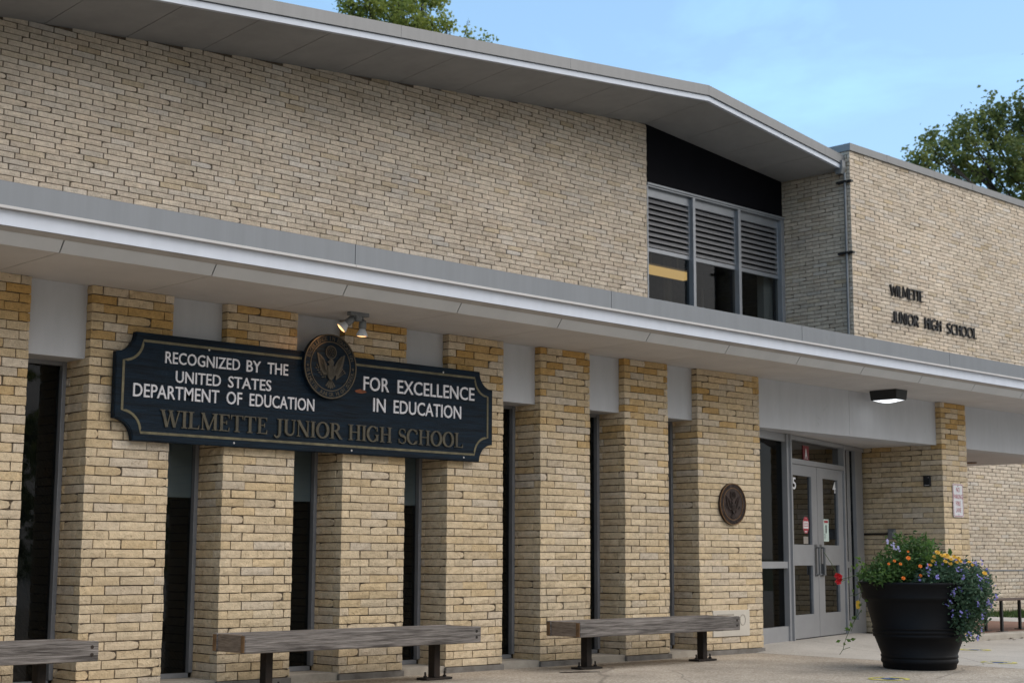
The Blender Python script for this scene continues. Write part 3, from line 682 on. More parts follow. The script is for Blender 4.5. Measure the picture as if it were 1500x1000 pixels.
q = MB(); dbox(q, 1.045, 1.165, 1.60, 1.665, .002, .0035); q.build('notice', MAT['paper_blue'], dr)
q = MB(); dbox(q, 1.045, 1.165, 1.535, 1.599, .002, .0035); q.build('notice', MAT['paper_green'], dr)
q = MB(); dbox(q, 1.055, 1.165, 1.165, 1.27, .0042, .0055); q.build('sticker', MAT['paper_white'], dr)
q = MB(); M = DM(1.11, 1.218, .0056)
q.ribbon([(-.045, -.04), (-.045, .04), (0, 0), (.045, .04), (.045, -.04)], .016, M, 0, .001); q.ribbon([(-.04, -.015), (.04, -.02)], .014, M, .0002, .0014)
q.build('sticker_print', MAT['sign_red'], dr)
q = MB(); dbox(q, 1.96, 2.08, 1.42, 1.62, -.0225, -.021); q.build('notice', MAT['paper_white'], ent)
# ---- interior surfaces seen through the glass
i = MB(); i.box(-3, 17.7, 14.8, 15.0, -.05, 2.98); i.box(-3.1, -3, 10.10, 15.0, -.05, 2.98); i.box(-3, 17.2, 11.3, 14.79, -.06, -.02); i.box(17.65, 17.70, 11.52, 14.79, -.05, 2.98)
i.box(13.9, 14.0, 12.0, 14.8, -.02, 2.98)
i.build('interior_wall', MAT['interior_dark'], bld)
i = MB(); i.box(17.6, 21.3, 21.0, 21.2, 3.3, 7.2); i.build('interior_brick_wall', MAT['trim_brown'], bld)
i = MB(); i.box(16.9, 21.34, 15.6, 21.5, 6.3, 6.38); i.box(16.8, 16.9, 15.7, 21.5, 3.3, 6.4); i.build('interior_ceiling', MAT['interior_dark'], bld)
i = MB(); i.box(21.08, 21.33, 15.66, 15.80, 3.3, 6.3); i.build('interior_column', MAT['interior_light'], bld)
i = MB(); i.box(20.05, 20.16, 16.95, 17.05, 3.3, 6.3); i.build('interior_post', MAT['dark_aluminium'], bld)

# cornerstone set into the last pier
c = MB(); c.bbox(12.556, 13.17, FY-.012, FY+.05, .184, .454, .004)
cs = c.build('cornerstone', MAT['limestone'], bld)
q = MB(); M = FR(13.05, FY-.012, .35, XP); q.ribbon([(.045*math.cos(t/20*2*math.pi), .055*math.sin(t/20*2*math.pi)) for t in range(20)], .008, M, 0, .003, True)
for k in range(3): q.box(12.62, 12.90-.03*k, FY-.0145, FY-.0115, .40-.06*k, .415-.06*k)
q.build('carving', MAT['sill_concrete'], cs)

# ================================================================== ground
def gz(x): return 0.0 if x < 13.6 else max(-.032, -.032*(x-13.6)/3.4)
struct('ground', MB().add([(-900, -900, -.15), (900, -900, -.15), (900, 900, -.15), (-900, 900, -.15)], [(0, 1, 2, 3)]),
       mat('verge', (.07, .085, .035), .95, var=.4, vscale=.3))
g = MB(); xs = [-40, -20, -8, 0, 4, 8, 10, 12, 13.245]; ys = [-40, -20, -8, 0, 4, 7, 9, 10.15]
def grid(mb, xs, ys, f):
    n = len(ys); vs = [(x, y, f(x, y)) for x in xs for y in ys]
    return mb.add(vs, [(i*n+j, (i+1)*n+j, (i+1)*n+j+1, i*n+j+1) for i in range(len(xs)-1) for j in range(n-1)])
struct('plaza', grid(g, xs, ys, lambda x, y: 0.0), MAT['aggregate'])
def ramp(x, y):
    t = min(1, max(0, (y-9.35)/1.05)); t = t*t*(3-2*t); e = min(1, max(0, (17.25-x)/.5))*min(1, max(0, (x-13.25)/.5))
    return gz(x)+(.062-gz(x))*t*e
g = MB(); xs = [13.258, 13.4, 13.8, 14.4, 15, 15.6, 16.2, 16.7, 17.0, 17.19, 17.3, 18, 20, 24, 30, 45]; ys = [-40, -20, -8, 0, 4, 7, 8, 8.8, 9.35, 9.5, 9.7, 9.9, 10.1, 10.3, 10.5, 10.9, 11.4, 12.4]
struct('walkway', grid(g, xs, ys, ramp), MAT['concrete'])
struct('expansion_joint', MB().box(13.2445, 13.2585, -40, 10.05, -.02, -.004), MAT['soft_dark'])
k = MB(); k.bbox(17.0, 45, 9.97, 10.14, -.12, .052, .02); struct('kerb', k, MAT['kerb_concrete'])
struct('brick_paving', MB().box(17.22, 22.0, 10.142, 14.02, -.1, .045), MAT['paver_red'])
struct('path', MB().box(22.002, 23.5, 10.142, 14.02, -.1, .043), MAT['path_concrete'])
struct('lawn', MB().box(23.502, 40.0, 10.142, 14.02, -.1, .030), MAT['verge'])
rg = random.Random(5); gr = MB(); gr.c = []
for i in range(5200):
    x = rg.uniform(23.55, 27.5); y = rg.uniform(11.5, 14.01); h = rg.uniform(.03, .09); a = rg.uniform(0, 6.28); dx, dy = math.cos(a)*.008, math.sin(a)*.008
    lx, ly = rg.uniform(-.03, .03), rg.uniform(-.03, .03)
    gr.add([(x-dx, y-dy, .028), (x+dx, y+dy, .028), (x+lx, y+ly, .028+h)], [(0, 1, 2)]); t = rg.random(); gr.c += [(t, t, t, 1)]*3
o = gr.build('grass', MAT['grass_blade']); tag(o, 'strip of green grass along the foot of the right wing wall', 'grass', kind='stuff')
fl = MB(); fl.c = []
for i in range(46):
    x = rg.choice([rg.gauss(19.6, .35), rg.uniform(17.6, 21.5)]); y = rg.uniform(9.90, 9.965) if rg.random() < .8 else rg.uniform(8.9, 9.9); s_ = rg.uniform(.015, .04); a = rg.uniform(0, 6.28); z = gz(x)+.004
    p = [(x+s_*math.cos(a+q), y+s_*math.sin(a+q)*.8, z+rg.uniform(0, .018)) for q in (0, 1.5, 3.1, 4.6)]
    fl.add(p, [(0, 1, 2, 3)]); t = rg.random(); fl.c += [(t, t, t, 1)]*4
o = fl.build('fallen_leaves', MAT['dry_leaf']); tag(o, 'brown fallen leaves gathered along the kerb', 'leaves', kind='stuff')

# floor stickers
def sticker(x, y, label, rot):
    z = ramp(x, y)+.004 if x > 13.25 else .004
    t = thing('floor_sticker', label, 'floor sticker', (x, y, z), 'yellow ring stickers on the pavement')
    M = FR(x, y, z, (math.cos(rot), math.sin(rot), 0), (-math.sin(rot), math.cos(rot), 0))
    r = random.Random(int(x*100)); n = 40; q = MB()
    # worn ring: segments of uneven width
    for s0 in range(0, n, 5):
        pts = [(.155*math.cos((s0+i)/n*2*math.pi), .155*math.sin((s0+i)/n*2*math.pi)) for i in range(6 if r.random() < .75 else 4)]
        q.ribbon(pts, r.uniform(.03, .055), M, 0, .0008)
    q.build('ring', MAT['sticker_yellow'], t)
    q = MB()
    for d in (-1, 1):
        q.prism([(d*.035+p[0]*.027, p[1]*.06) for p in ((-1, -.8), (1, -.8), (.9, .6), (.3, 1), (-.5, .9), (-1, .3))], M, 0, .0010)
    q.prism([(-.02, -.08), (.03, -.085), (.02, -.05)], M, 0, .0014)
    q.build('footprint', MAT['sticker_blue'], t)
sticker(11.25, 7.15, 'yellow ring floor sticker in front of the black planter pot, nearest to the camera', .8)
sticker(13.87, 7.58, 'worn yellow ring floor sticker with blue centre right of the planter', .5)
sticker(15.86, 8.95, 'faded yellow ring floor sticker between the planter and the kerb', .2)

# ================================================================== the big sign
sg = thing('school_sign', 'dark blue wooden sign with white and gold lettering hung across the stone piers', 'sign', (7.45, 9.98, 2.24))
SX0, SX1, SZ0, SZ1, NR = 5.559, 9.345, 1.834, 2.643, .158
def notch(x0, x1, z0, z1, r, n=9):
    P = []
    for cx, cz, a0, a1 in ((x0, z0, 90, 0), (x1, z0, 180, 90), (x1, z1, 270, 180), (x0, z1, 360, 270)):
        # concave corner arcs, walking counter-clockwise
        for i in range(n):
            a = R(a0+(a1-a0)*i/(n-1)); P.append((cx+r*math.cos(a), cz+r*math.sin(a)))
    return P
SM = FR(0, 9.98, 0, XP)
b = MB(); b.prism(notch(SX0, SX1, SZ0, SZ1, NR), SM, -.05, -.004); b.prism(notch(SX0+.006, SX1-.006, SZ0+.006, SZ1-.006, NR+.001), SM, -.0039, 0)
board = b.build('board', MAT['sign_navy'], sg)
b = MB(); b.box(5.8, 9.1, 10.0305, 10.057, 2.0, 2.06); b.box(5.8, 9.1, 10.0305, 10.057, 2.42, 2.48); b.build('batten', MAT['soft_dark'], sg)
e = .062; pts = notch(SX0+e, SX1-e, SZ0+e, SZ1-e, NR-.0)
# break the border where the round emblem covers it
b = MB(); b.ribbon(pts, .019, SM, 0, .003, True); b.build('border', MAT['gold_paint'], sg)
for h, words in ((.090, (("RECOGNIZED", 5.964, 6.629, 2.428), ("BY", 6.690, 6.825, 2.428), ("THE", 6.888, 7.087, 2.428))), (.089, (("UNITED", 6.059, 6.458, 2.289), ("STATES", 6.525, 6.928, 2.289))),
                 (.100, (("DEPARTMENT", 5.704, 6.447, 2.159), ("OF", 6.514, 6.657, 2.159), ("EDUCATION", 6.728, 7.353, 2.159))), (.117, (("FOR", 7.857, 8.133, 2.373), ("EXCELLENCE", 8.226, 9.115, 2.373))),
                 (.114, (("IN", 7.965, 8.097, 2.2005), ("EDUCATION", 8.186, 8.957, 2.2005)))):
    for txt, x0, x1, z0 in words:
        q = MB(); text_mb(q, txt, FR(x0, 9.98, z0, XP), x1-x0, h, .010, .006); q.build('lettering', MAT['letter_white'], sg)
# serif line, drawn stroke by stroke
def ell(cx, cy, rx, ry, a0, a1, n=14): return [(cx+rx*math.cos(R(a0+(a1-a0)*i/n)), cy+ry*math.sin(R(a0+(a1-a0)*i/n))) for i in range(n+1)]
def serif_glyph(ch):
    """list of (points, widths); cap height 1; returns strokes, advance"""
    TK, TN, SF = .17, .06, .05; st = []
    def stem(x, w=TK, y0=0, y1=1, s=.09):
        st.append(([(x, y0), (x, y1)], w))
        for y, d in ((y0, 1), (y1, -1)):
            if s: st.append(([(x-w/2-s, y+d*SF/2), (x+w/2+s, y+d*SF/2)], SF))
    if ch == 'I': stem(.2); adv = .40
    elif ch == 'L':
        stem(.2); st.append(([(.2, .03), (.70, .03)], .06)); st.append(([(.68, .0), (.72, .26)], [.10, .02])); adv = .78
    elif ch == 'E':
        stem(.2); st.append(([(.2, .03), (.68, .03)], .06)); st.append(([(.2, .97), (.66, .97)], .06)); st.append(([(.2, .52), (.52, .52)], .05))
        st.append(([(.66, 0), (.70, .25)], [.10, .02])); st.append(([(.64, 1), (.68, .77)], [.10, .02])); st.append(([(.52, .40), (.52, .64)], .05)); adv = .78
    elif ch == 'T':
        stem(.42); st.append(([(.05, .97), (.79, .97)], .06)); st.append(([(.07, 1), (.04, .74)], [.10, .02])); st.append(([(.77, 1), (.80, .74)], [.10, .02])); adv = .86
    elif ch == 'H':
        stem(.2); stem(.78); st.append(([(.2, .52), (.78, .52)], .06)); adv = .98
    elif ch == 'N':
        stem(.16, TN); st.append(([(.14, .99), (.80, .01)], .17)); stem(.80, TN); adv = .98
    elif ch == 'M':
        stem(.16, TN); st.append(([(.16, .99), (.54, .02)], .16)); st.append(([(.54, .02), (.92, .99)], .06)); stem(.94, TK); adv = 1.16
    elif ch == 'W':
        st.append(([(.12, .99), (.40, .01)], .17)); st.append(([(.40, .01), (.62, .97)], .06)); st.append(([(.58, .99), (.86, .01)], .17)); st.append(([(.86, .01), (1.12, .97)], .06))
        for x in (.12, .60, 1.12): st.append(([(x-.15, .975), (x+.15, .975)], .05))
        adv = 1.26
    elif ch == 'U':
        st.append(([(.2, 1), (.2, .32)]+ell(.47, .32, .27, .28, 180, 360, 12)+[(.74, 1)], [.17, .17]+[.17-.11*i/12 for i in range(13)]+[.06]))
        for x in (.2, .74): st.append(([(x-.16, .975), (x+.16, .975)], .05))
        adv = .92
    elif ch == 'J':
        st.append(([(.36, 1), (.36, .15)]+ell(.17, .12, .19, .26, 0, -150, 8), [.17, .17]+[.17-.09*i/8 for i in range(9)])); st.append(([(.18, .975), (.54, .975)], .05)); adv = .58
    elif ch == 'R':
        stem(.2); st.append(([(.2, .97)]+ell(.42, .745, .24, .225, 90, -90, 10)+[(.2, .52)], [.06]+[.06+.11*math.sin(math.pi*i/10) for i in range(11)]+[.05]))
        st.append(([(.45, .53), (.82, .02)], .16)); st.append(([(.72, .025), (.94, .025)], .05)); adv = .94
    elif ch in 'OCG':
        a0, a1 = (0, 360) if ch == 'O' else (48, 322)
        p = ell(.48, .5, .38, .485, a0, a1, 26); w = [.06+.13*abs(math.cos(R(a0+(a1-a0)*i/26))) for i in range(27)]
        st.append((p, w))
        if ch != 'O': st.append(([(.80, .98), (.80, .68)], [.03, .09]))
        if ch == 'C': st.append(([(.80, .02), (.82, .26)], [.02, .05]))
        if ch == 'G': st.append(([(.80, .06), (.80, .44)], .16)); st.append(([(.64, .44), (.94, .44)], .05))
        adv = .98 if ch != 'C' else .92
    elif ch == 'S':
        p = ell(.36, .745, .22, .225, 40, 250, 10)+ell(.38, .265, .25, .245, 80, -145, 11)
        n = len(p); st.append((p, [.06+.12*math.exp(-((i-n*.47)/3.4)**2) for i in range(n)])); st.append(([(.55, .98), (.58, .72)], [.02, .07])); st.append(([(.14, .02), (.12, .30)], [.02, .07])); adv = .72
    else: adv = .5
    return st, adv
def serif_line(txt, x0, x1, z0, h, y, thick, parent):
    mb = MB()
    tot = sum(serif_glyph(c)[1] if c != ' ' else .42 for c in txt); sx = (x1-x0)/tot; x = x0; k = 0
    for c in txt:
        if c == ' ': x += .42*sx; mb.build('lettering', MAT['serif_gold'], parent); mb = MB(); continue
        st, adv = serif_glyph(c); M = FR(x, y, z0, XP) @ Matrix.Diagonal((sx, h, 1, 1))
        for p, w in st:
            mb.ribbon(p, w, M, 0, thick+.0006*(k % 7)); k += 1
        x += adv*sx
    mb.build('lettering', MAT['serif_gold'], parent)
serif_line("WILMETTE JUNIOR HIGH SCHOOL", 5.94, 8.985, 1.948, .129, 9.98, .011, sg)
q = MB(); M = FR(7.80, 9.979, 2.352, XP); q.prism([(-.03, .01), (.02, .028), (.07, .02), (.10, .005), (.05, -.008), (-.01, -.005)], M, 0, .001); q.build('stain', MAT['rust_stain'], sg)
q = MB()
for (x, z) in ((6.35, 2.565), (8.75, 2.60), (6.6, 1.862), (7.75, 1.862), (9.0, 1.865)): q.lathe([(0, .004), (.007, .003), (.009, 0)], (x, 9.98, z), 8, Matrix.Rotation(R(90), 3, 'X'))
q.build('nail_heads', MAT['lip_metal'], sg); bpy.data.objects['nail_heads']['kind'] = 'stuff'

def star(r, n=5): return [((r if i % 2 == 0 else r*.42)*math.cos(R(90+i*180/n)), (r if i % 2 == 0 else r*.42)*math.sin(R(90+i*180/n))) for i in range(2*n)]
def seal(parent, cx, cz, y, rad, face, relief, rim, words_top, words_bot, thick):
    """round emblem: disc, rims, ring lettering and an eagle with shield, branch and arrows in relief"""
    M0 = FR(cx, y, cz, XP); RX = Matrix.Rotation(R(90), 3, 'X')
    d = MB(); d.lathe([(0, thick), (rad*.985, thick), (rad, thick-.006), (rad, 0), (0, 0)], (cx, y, cz), 56, RX)
    disc = d.build('emblem', face, parent)
    T = M0 @ Matrix.Translation((0, 0, thick))
    r = MB(); circ = lambda q, n=56: [(q*math.cos(i/n*2*math.pi), q*math.sin(i/n*2*math.pi)) for i in range(n)]
    r.ribbon(circ(rad*.974), rad*.040, T, -.002, .006, True); r.build('rim', rim, disc)
    r = MB(); r.ribbon(circ(rad*.755), rad*.030, T, -.002, .004, True); r.build('rim', rim, disc)
    q = MB()
    def arc_text(txt, amid, step, flip):
        n = len(txt)
        for i, ch in enumerate(txt):
            if ch == ' ': continue
            a = amid+(i-(n-1)/2)*step*(1 if flip else -1)
            h = rad*.125; rr = rad*.80 if not flip else rad*.925
            rot = Matrix.Rotation(R(a-90 if not flip else a+90), 4, 'Z')
            P = T @ Matrix.Rotation(0, 4, 'Z') @ Matrix.Translation((rr*math.cos(R(a)), rr*math.sin(R(a)), 0)) @ rot @ Matrix.Translation((-h*.38, 0, 0))
            text_mb(q, ch, P, h*(.76 if ch not in 'I1' else .2), h, .003, .025)
    arc_text(words_top, 90, 150/len(words_top), False); arc_text(words_bot, 270, 166/len(words_bot), True)
    for a in (182, -2): q.prism(star(rad*.06), T @ Matrix.Translation((rad*.86*math.cos(R(a)), rad*.86*math.sin(R(a)), 0)), 0, .004)
    q.build('ring_lettering', relief, disc)
    k = rad*.74; E = MB()
    def P(pts, d): E.prism([(a*k, b*k) for a, b in pts], T, -.001, d)
    for s in (-1, 1):
        wing = [(.72, .52), (.68, .30), (.62, .05), (.52, -.20), (.38, -.36), (.20, -.38), (.17, -.10), (.23, .08), (.34, .26), (.50, .42)]
        P([(s*a, b) for a, b in (wing if s < 0 else wing)], .008)
        for j in range(4): E.ribbon([(s*(.62-.07*j)*k, (.46-.07*j)*k), (s*(.47-.06*j)*k, (-.02-.04*j)*k), (s*(.33-.05*j)*k, (-.27)*k)], .016*k, T, .0081, .0105+.0005*j)
    P([(.10, .26), (-.02, .30), (-.12, .22), (-.20, .15), (-.11, .12), (-.10, .02), (.12, .02), (.14, .16)], .011)
    P([(-.19, -.05), (.19, -.05), (.19, -.36), (.12, -.50), (0, -.60), (-.12, -.50), (-.19, -.36)], .013)
    P([(-.20, .01), (.20, .01), (.20, -.045), (-.20, -.045)], .0145)
    for j in range(4): E.ribbon([((-.135+.09*j)*k, -.08*k), ((-.135+.09*j)*k, -.44*k)], .025*k, T, .0131, .015)
    for j in range(5): a = R(230+20*j); P([(0+.02*(j-2), -.55), (.32*math.cos(a)-.05, -.55+.34*math.sin(a)), (.36*math.cos(a), -.55+.40*math.sin(a)), (.32*math.cos(a)+.05, -.55+.34*math.sin(a))], .006+.001*(j % 3))
    rr = random.Random(3)
    for j in range(11):                               # olive branch
        t = j/10; x, z = -.28-.42*t, -.52+.44*t; a = R(130+(50 if j % 2 else -40)); l = .15
        P([(x, z), (x+l*.5*math.cos(a+.4), z+l*.5*math.sin(a+.4)), (x+l*math.cos(a), z+l*math.sin(a)), (x+l*.5*math.cos(a-.4), z+l*.5*math.sin(a-.4))], .005+.0006*(j % 4))
    for j in range(6):                                # arrows
        x, z = .26, -.56; a = R(36+9*j); l = .56
        E.ribbon([(x*k, z*k), ((x+l*math.cos(a))*k, (z+l*math.sin(a))*k)], .024*k, T, -.001, .005+.0007*j)
        P([(x+(l+.08)*math.cos(a), z+(l+.08)*math.sin(a)), (x+l*math.cos(a+.10), z+l*math.sin(a+.10)), (x+l*math.cos(a-.10), z+l*math.sin(a-.10))], .006+.0006*j)
    E.ribbon([(q_[0]*.26*k, (.58+q_[1]*.26)*k) for q_ in circ(1, 28)], .05*k, T, -.001, .008, True)
    E.ribbon([(q_[0]*.18*k, (.58+q_[1]*.18)*k) for q_ in circ(1, 24)], .025*k, T, -.001, .006, True)
    for j in range(7): 
        a = R(60*j); P([(p_[0]+(.10*math.cos(a) if j else 0), p_[1]+.58+(.10*math.sin(a) if j else 0)) for p_ in star(.045)], .007)
    E.build('eagle', relief, disc)
    return disc
seal(sg, 7.487, 2.537, 9.979, .268, MAT['sign_navy'], MAT['seal_gold'], MAT['gold_rim'], "EXCELLENCE IN EDUCATION", "WILMETTE JUNIOR HIGH SCHOOL", .035)
pq = thing('wall_plaque', 'round dark bronze plaque with eagle in relief on the pier left of the doors', 'plaque', (12.896, FY-.01, 1.56))
seal(pq, 12.896, 1.56, FY-.004, .222, MAT['bronze_dark'], MAT['bronze_dark'], MAT['bronze_bright'], "EXCELLENCE IN EDUCATION", "WILMETTE JUNIOR HIGH SCHOOL", .022)

# ================================================================== letters on the wing wall
wl = thing('wall_letters', 'tall thin black metal letters naming the school on the stone wing wall', 'lettering', (23.9, WGY, 5.3))
def deco(ch):
    if ch == 'W': return [[(0, 1), (.2, 0), (.40, .85), (.58, 0), (.80, 1)]], .86
    if ch == 'I': return [[(.08, 0), (.08, 1)]], .24
    if ch == 'L': return [[(.05, 1), (.05, .04), (.36, .04)]], .42
    if ch == 'M': return [[(.05, 0), (.12, 1), (.38, .18), (.64, 1), (.71, 0)]], .82
    if ch == 'E': return [[(.40, .96), (.06, .96), (.06, .04), (.40, .04)], [(.06, .52), (.34, .52)]], .48
    if ch == 'T': return [[(0, .95), (.46, .95)], [(.23, 1), (.23, 0)]], .48
    if ch == 'J': return [[(.30, 1), (.30, .2)]+ell(.15, .2, .15, .17, 0, -150, 7)], .42
    if ch == 'U': return [[(.05, 1), (.05, .24)]+ell(.27, .24, .22, .2, 180, 360, 8)+[(.49, 1)]], .60
    if ch == 'N': return [[(.05, 0), (.05, 1), (.50, 0), (.50, 1)]], .60
    if ch == 'O': return [ell(.36, .5, .32, .47, 0, 360, 22)], .78
    if ch == 'R': return [[(.06, 0), (.06, .97)]+ell(.22, .74, .22, .23, 90, -90, 8)+[(.08, .51)], [(.2, .5), (.48, 0)]], .56
    if ch == 'H': return [[(.05, 0), (.05, 1)], [(.46, 0), (.46, 1)], [(.05, .62), (.46, .62)]], .56
    if ch == 'G': return [ell(.36, .5, .30, .47, 55, 325, 18), [(.34, .44), (.64, .44), (.62, .16)]], .74
    if ch == 'S': return [ell(.22, .76, .18, .21, 30, 255, 9)+ell(.22, .26, .2, .23, 80, -150, 10)], .50
    if ch == 'C': return [ell(.36, .5, .30, .47, 55, 305, 18)], .66
for txt, x0, x1, z0, h in (("WILMETTE", 22.46, 23.515, 5.460, .192), ("JUNIOR", 22.48, 23.335, 4.998, .197), ("HIGH", 23.535, 24.09, 4.998, .197), ("SCHOOL", 24.28, 25.325, 4.990, .195)):
    tot = sum(deco(c)[1] for c in txt); sx = (x1-x0)/tot; x = x0
    for c in txt:
        st, adv = deco(c); q = MB()
        for i, p in enumerate(st): q.ribbon([(a*sx, b_*h) for a, b_ in p], .022, FR(x, WGY-.004, z0, XP), 0, .034+.001*i)
        q.build('letter', MAT['letter_black'], wl); x += adv*sx

# ================================================================== lamps
fl = thing('floodlight', 'twin spotlight with two lit white bulbs under the canopy above the sign', 'lamp', (7.57, 9.70, SOF))
q = MB(); q.prism([(-.09, -.03), (.09, -.03), (.11, 0), (.09, .03), (-.09, .03), (-.11, 0)], FR(7.575, 9.70, SOF-.002, XP, YP), -.0, .03); q.lathe([(0, -.075), (.03, -.07), (.034, -.03)], (7.575, 9.70, SOF), 14)
q.box(7.48, 7.67, 9.675, 9.725, SOF-.03, SOF-.002)
q.build('base', MAT['lamp_grey'], fl)
def par(p0, dirv, spot_e):
    d = Vector(dirv).normalized(); p0 = Vector(p0); rot = d.to_track_quat('Z', 'Y').to_matrix(); RT = rot
    h = MB(); h.tube([Vector((p0.x*.6+7.575*.4, p0.y*.6+9.70*.4, SOF-.03)), p0], .012, 8); h.lathe([(0, -.005), (.024, 0), (.030, .018), (.032, .066), (.026, .072), (0, .072)], p0, 18, RT)
    hd = h.build('lamp_holder', MAT['lamp_grey'], fl, True)
    b = MB(); b.lathe([(.022, .070), (.028, .083), (.045, .114), (.048, .130), (.043, .1305)], p0, 24, RT); b.build('bulb', MAT['lamp_glass_white'], hd, True)
    b = MB(); b.lathe([(0, .138), (.026, .136), (.042, .1305), (.0462, .1245)], p0, 24, RT); b.build('bulb_face', MAT['lamp_glow'], hd, True)
    ld = bpy.data.lights.new('bulb_light', 'SPOT'); lo = bpy.data.objects.new('bulb_light', ld); COL.objects.link(lo)
    ld.energy = spot_e; ld.color = (1, .52, .22); ld.spot_size = R(95); ld.spot_blend = .8; ld.shadow_soft_size = .05
    lo.location = p0+d*.17; lo.rotation_euler = (-d).to_track_quat('Z', 'Y').to_euler()
par((7.535, 9.715, SOF-.045), (-.60, .42, -.66), 1.5)
par((7.625, 9.70, SOF-.055), (.05, .16, -1), .4)
cl = thing('canopy_light', 'black box light with a lit white lens under the canopy before the doors', 'lamp', (15.61, 9.81, SOF))
q = MB(); bm = bmesh.new(); bmesh.ops.create_cube(bm, size=1)
for v in bm.verts:
    k = 1.0 if v.co.z > 0 else .93
    v.co = Vector((15.61+v.co.x*.25*k, 9.81+v.co.y*.37*k, SOF-.0585+v.co.z*.117))
bmesh.ops.bevel(bm, geom=bm.edges[:], offset=.006, segments=2, affect='EDGES'); q.bm(bm); q.build('housing', MAT['letter_black'], cl)
q = MB(); n = 6; vs = []
for i in range(n+1):
    for j in range(n+1):
        u, v = i/n*2-1, j/n*2-1; vs.append((15.61+u*.098, 9.81+v*.155, SOF-.1172-.028*(1-u*u)*(1-v*v)-.002))
q.add(vs, [(i*(n+1)+j, i*(n+1)+j+1, (i+1)*(n+1)+j+1, (i+1)*(n+1)+j) for i in range(n) for j in range(n)]); q.build('lens', MAT['canopy_glow'], cl, True)
fx = thing('fluorescent_light', 'long yellow-lit ceiling light seen through the left upper window', 'lamp', (19.4, 16.52, 5.83))
q = MB(); q.prism([(-.14, .0), (-.12, -.07), (-.06, -.105), (.06, -.105), (.12, -.07), (.14, 0)], FR(18.75, 16.52, 5.83, YN), -.0, -1.27); q.build('lens', MAT['fluorescent'], fx)
q = MB(); q.box(18.77, 20.0, 16.44, 16.60, 5.831, 5.88); q.box(19.1, 19.12, 16.51, 16.53, 5.88, 6.3); q.box(19.8, 19.82, 16.51, 16.53, 5.88, 6.3); q.build('housing', MAT['white_paint'], fx)
sp = thing('wall_speaker', 'dark box speaker on a stand behind the middle upper window', 'speaker', (20.6, 16.6, 3.3))
q = MB(); q.bbox(20.47, 20.72, 16.5, 16.74, 5.66, 5.93, .02); q.build('cabinet', MAT['letter_black'], sp)
q = MB(); q.tube([(20.6, 16.62, 3.3), (20.6, 16.62, 5.66)], .02, 8); q.build('stand', MAT['dark_aluminium'], sp)

# ================================================================== small wall fittings
ns = thing('no_parking_sign', 'white metal sign reading NO PARKING FIRE LANE in dark red on the corner pier', 'sign', (17.53, FY-.02, 1.73))
NX0, NX1, NZ0, NZ1 = 17.402, 17.652, 1.521, 1.940
def rrect(x0, x1, z0, z1, r, n=5):
    P = []
    for cx, cz, a in ((x1-r, z0+r, -90), (x1-r, z1-r, 0), (x0+r, z1-r, 90), (x0+r, z0+r, 180)):
        for i in range(n): t = R(a+90*i/(n-1)); P.append((cx+r*math.cos(t), cz+r*math.sin(t)))
    return P
NM = FR(0, FY-.016, 0, XP)
q = MB(); q.prism(rrect(NX0, NX1, NZ0, NZ1, .025), NM, -.003, 0); q.build('plate', MAT['sign_white'], ns)
q = MB(); q.ribbon(rrect(NX0+.012, NX1-.012, NZ0+.012, NZ1-.012, .018), .008, NM, 0, .001, True); q.build('border', MAT['sign_red'], ns)
for w, x0, x1, z0 in (("NO", 17.485, 17.57, 1.835), ("PARKING", 17.423, 17.632, 1.748), ("FIRE", 17.468, 17.585, 1.661), ("LANE", 17.465, 17.59, 1.580)):
    q = MB(); text_mb(q, w, FR(x0, FY-.016, z0, XP), x1-x0, .058, .001, .0); q.build('lettering', MAT['sign_red'], ns)
q = MB(); q.lathe([(0, .004), (.007, .003), (.008, 0)], (17.527, FY-.016, 1.912), 8, Matrix.Rotation(R(90), 3, 'X')); q.build('bolt', MAT['handle_metal'], ns)
q = MB(); q.lathe([(0, .004), (.007, .003), (.008, 0)], (17.527, FY-.016, 1.550), 8, Matrix.Rotation(R(90), 3, 'X')); q.build('bolt', MAT['handle_metal'], ns)
cr = thing('card_reader', 'small black card reader box on the entrance side wall beside the corner', 'card reader', (17.19, 10.27, 1.965))
q = MB(); q.bbox(17.165, 17.197, 10.222, 10.322, 1.898, 2.036, .006); q.build('body', MAT['letter_black'], cr)
q = MB(); q.box(17.1635, 17.1648, 10.235, 10.300, 1.912, 1.920); q.build('label_strip', MAT['lip_metal'], cr)
q = MB(); q.box(17.1635, 17.1648, 10.24, 10.25, 2.01, 2.017); q.build('indicator', MAT['lip_metal'], cr)
db = thing('door_button', 'grey push button box with dark conduit on the entrance side wall', 'button', (17.19, 10.8, 1.3))
q = MB(); q.bbox(17.150, 17.197, 10.755, 10.855, 1.240, 1.370, .008); q.build('box', MAT['pipe_grey'], db)
q = MB(); q.lathe([(0, .006), (.03, .006), (.034, 0)], (17.150, 10.805, 1.305), 16, Matrix.Rotation(R(-90), 3, 'Y')); q.build('push_plate', MAT['dark_aluminium'], db)
q = MB(); q.tube([(17.180, 10.85, 1.308), (17.180, 11.26, 1.308)], .014, 8); q.build('conduit', MAT['rust_steel'], db)

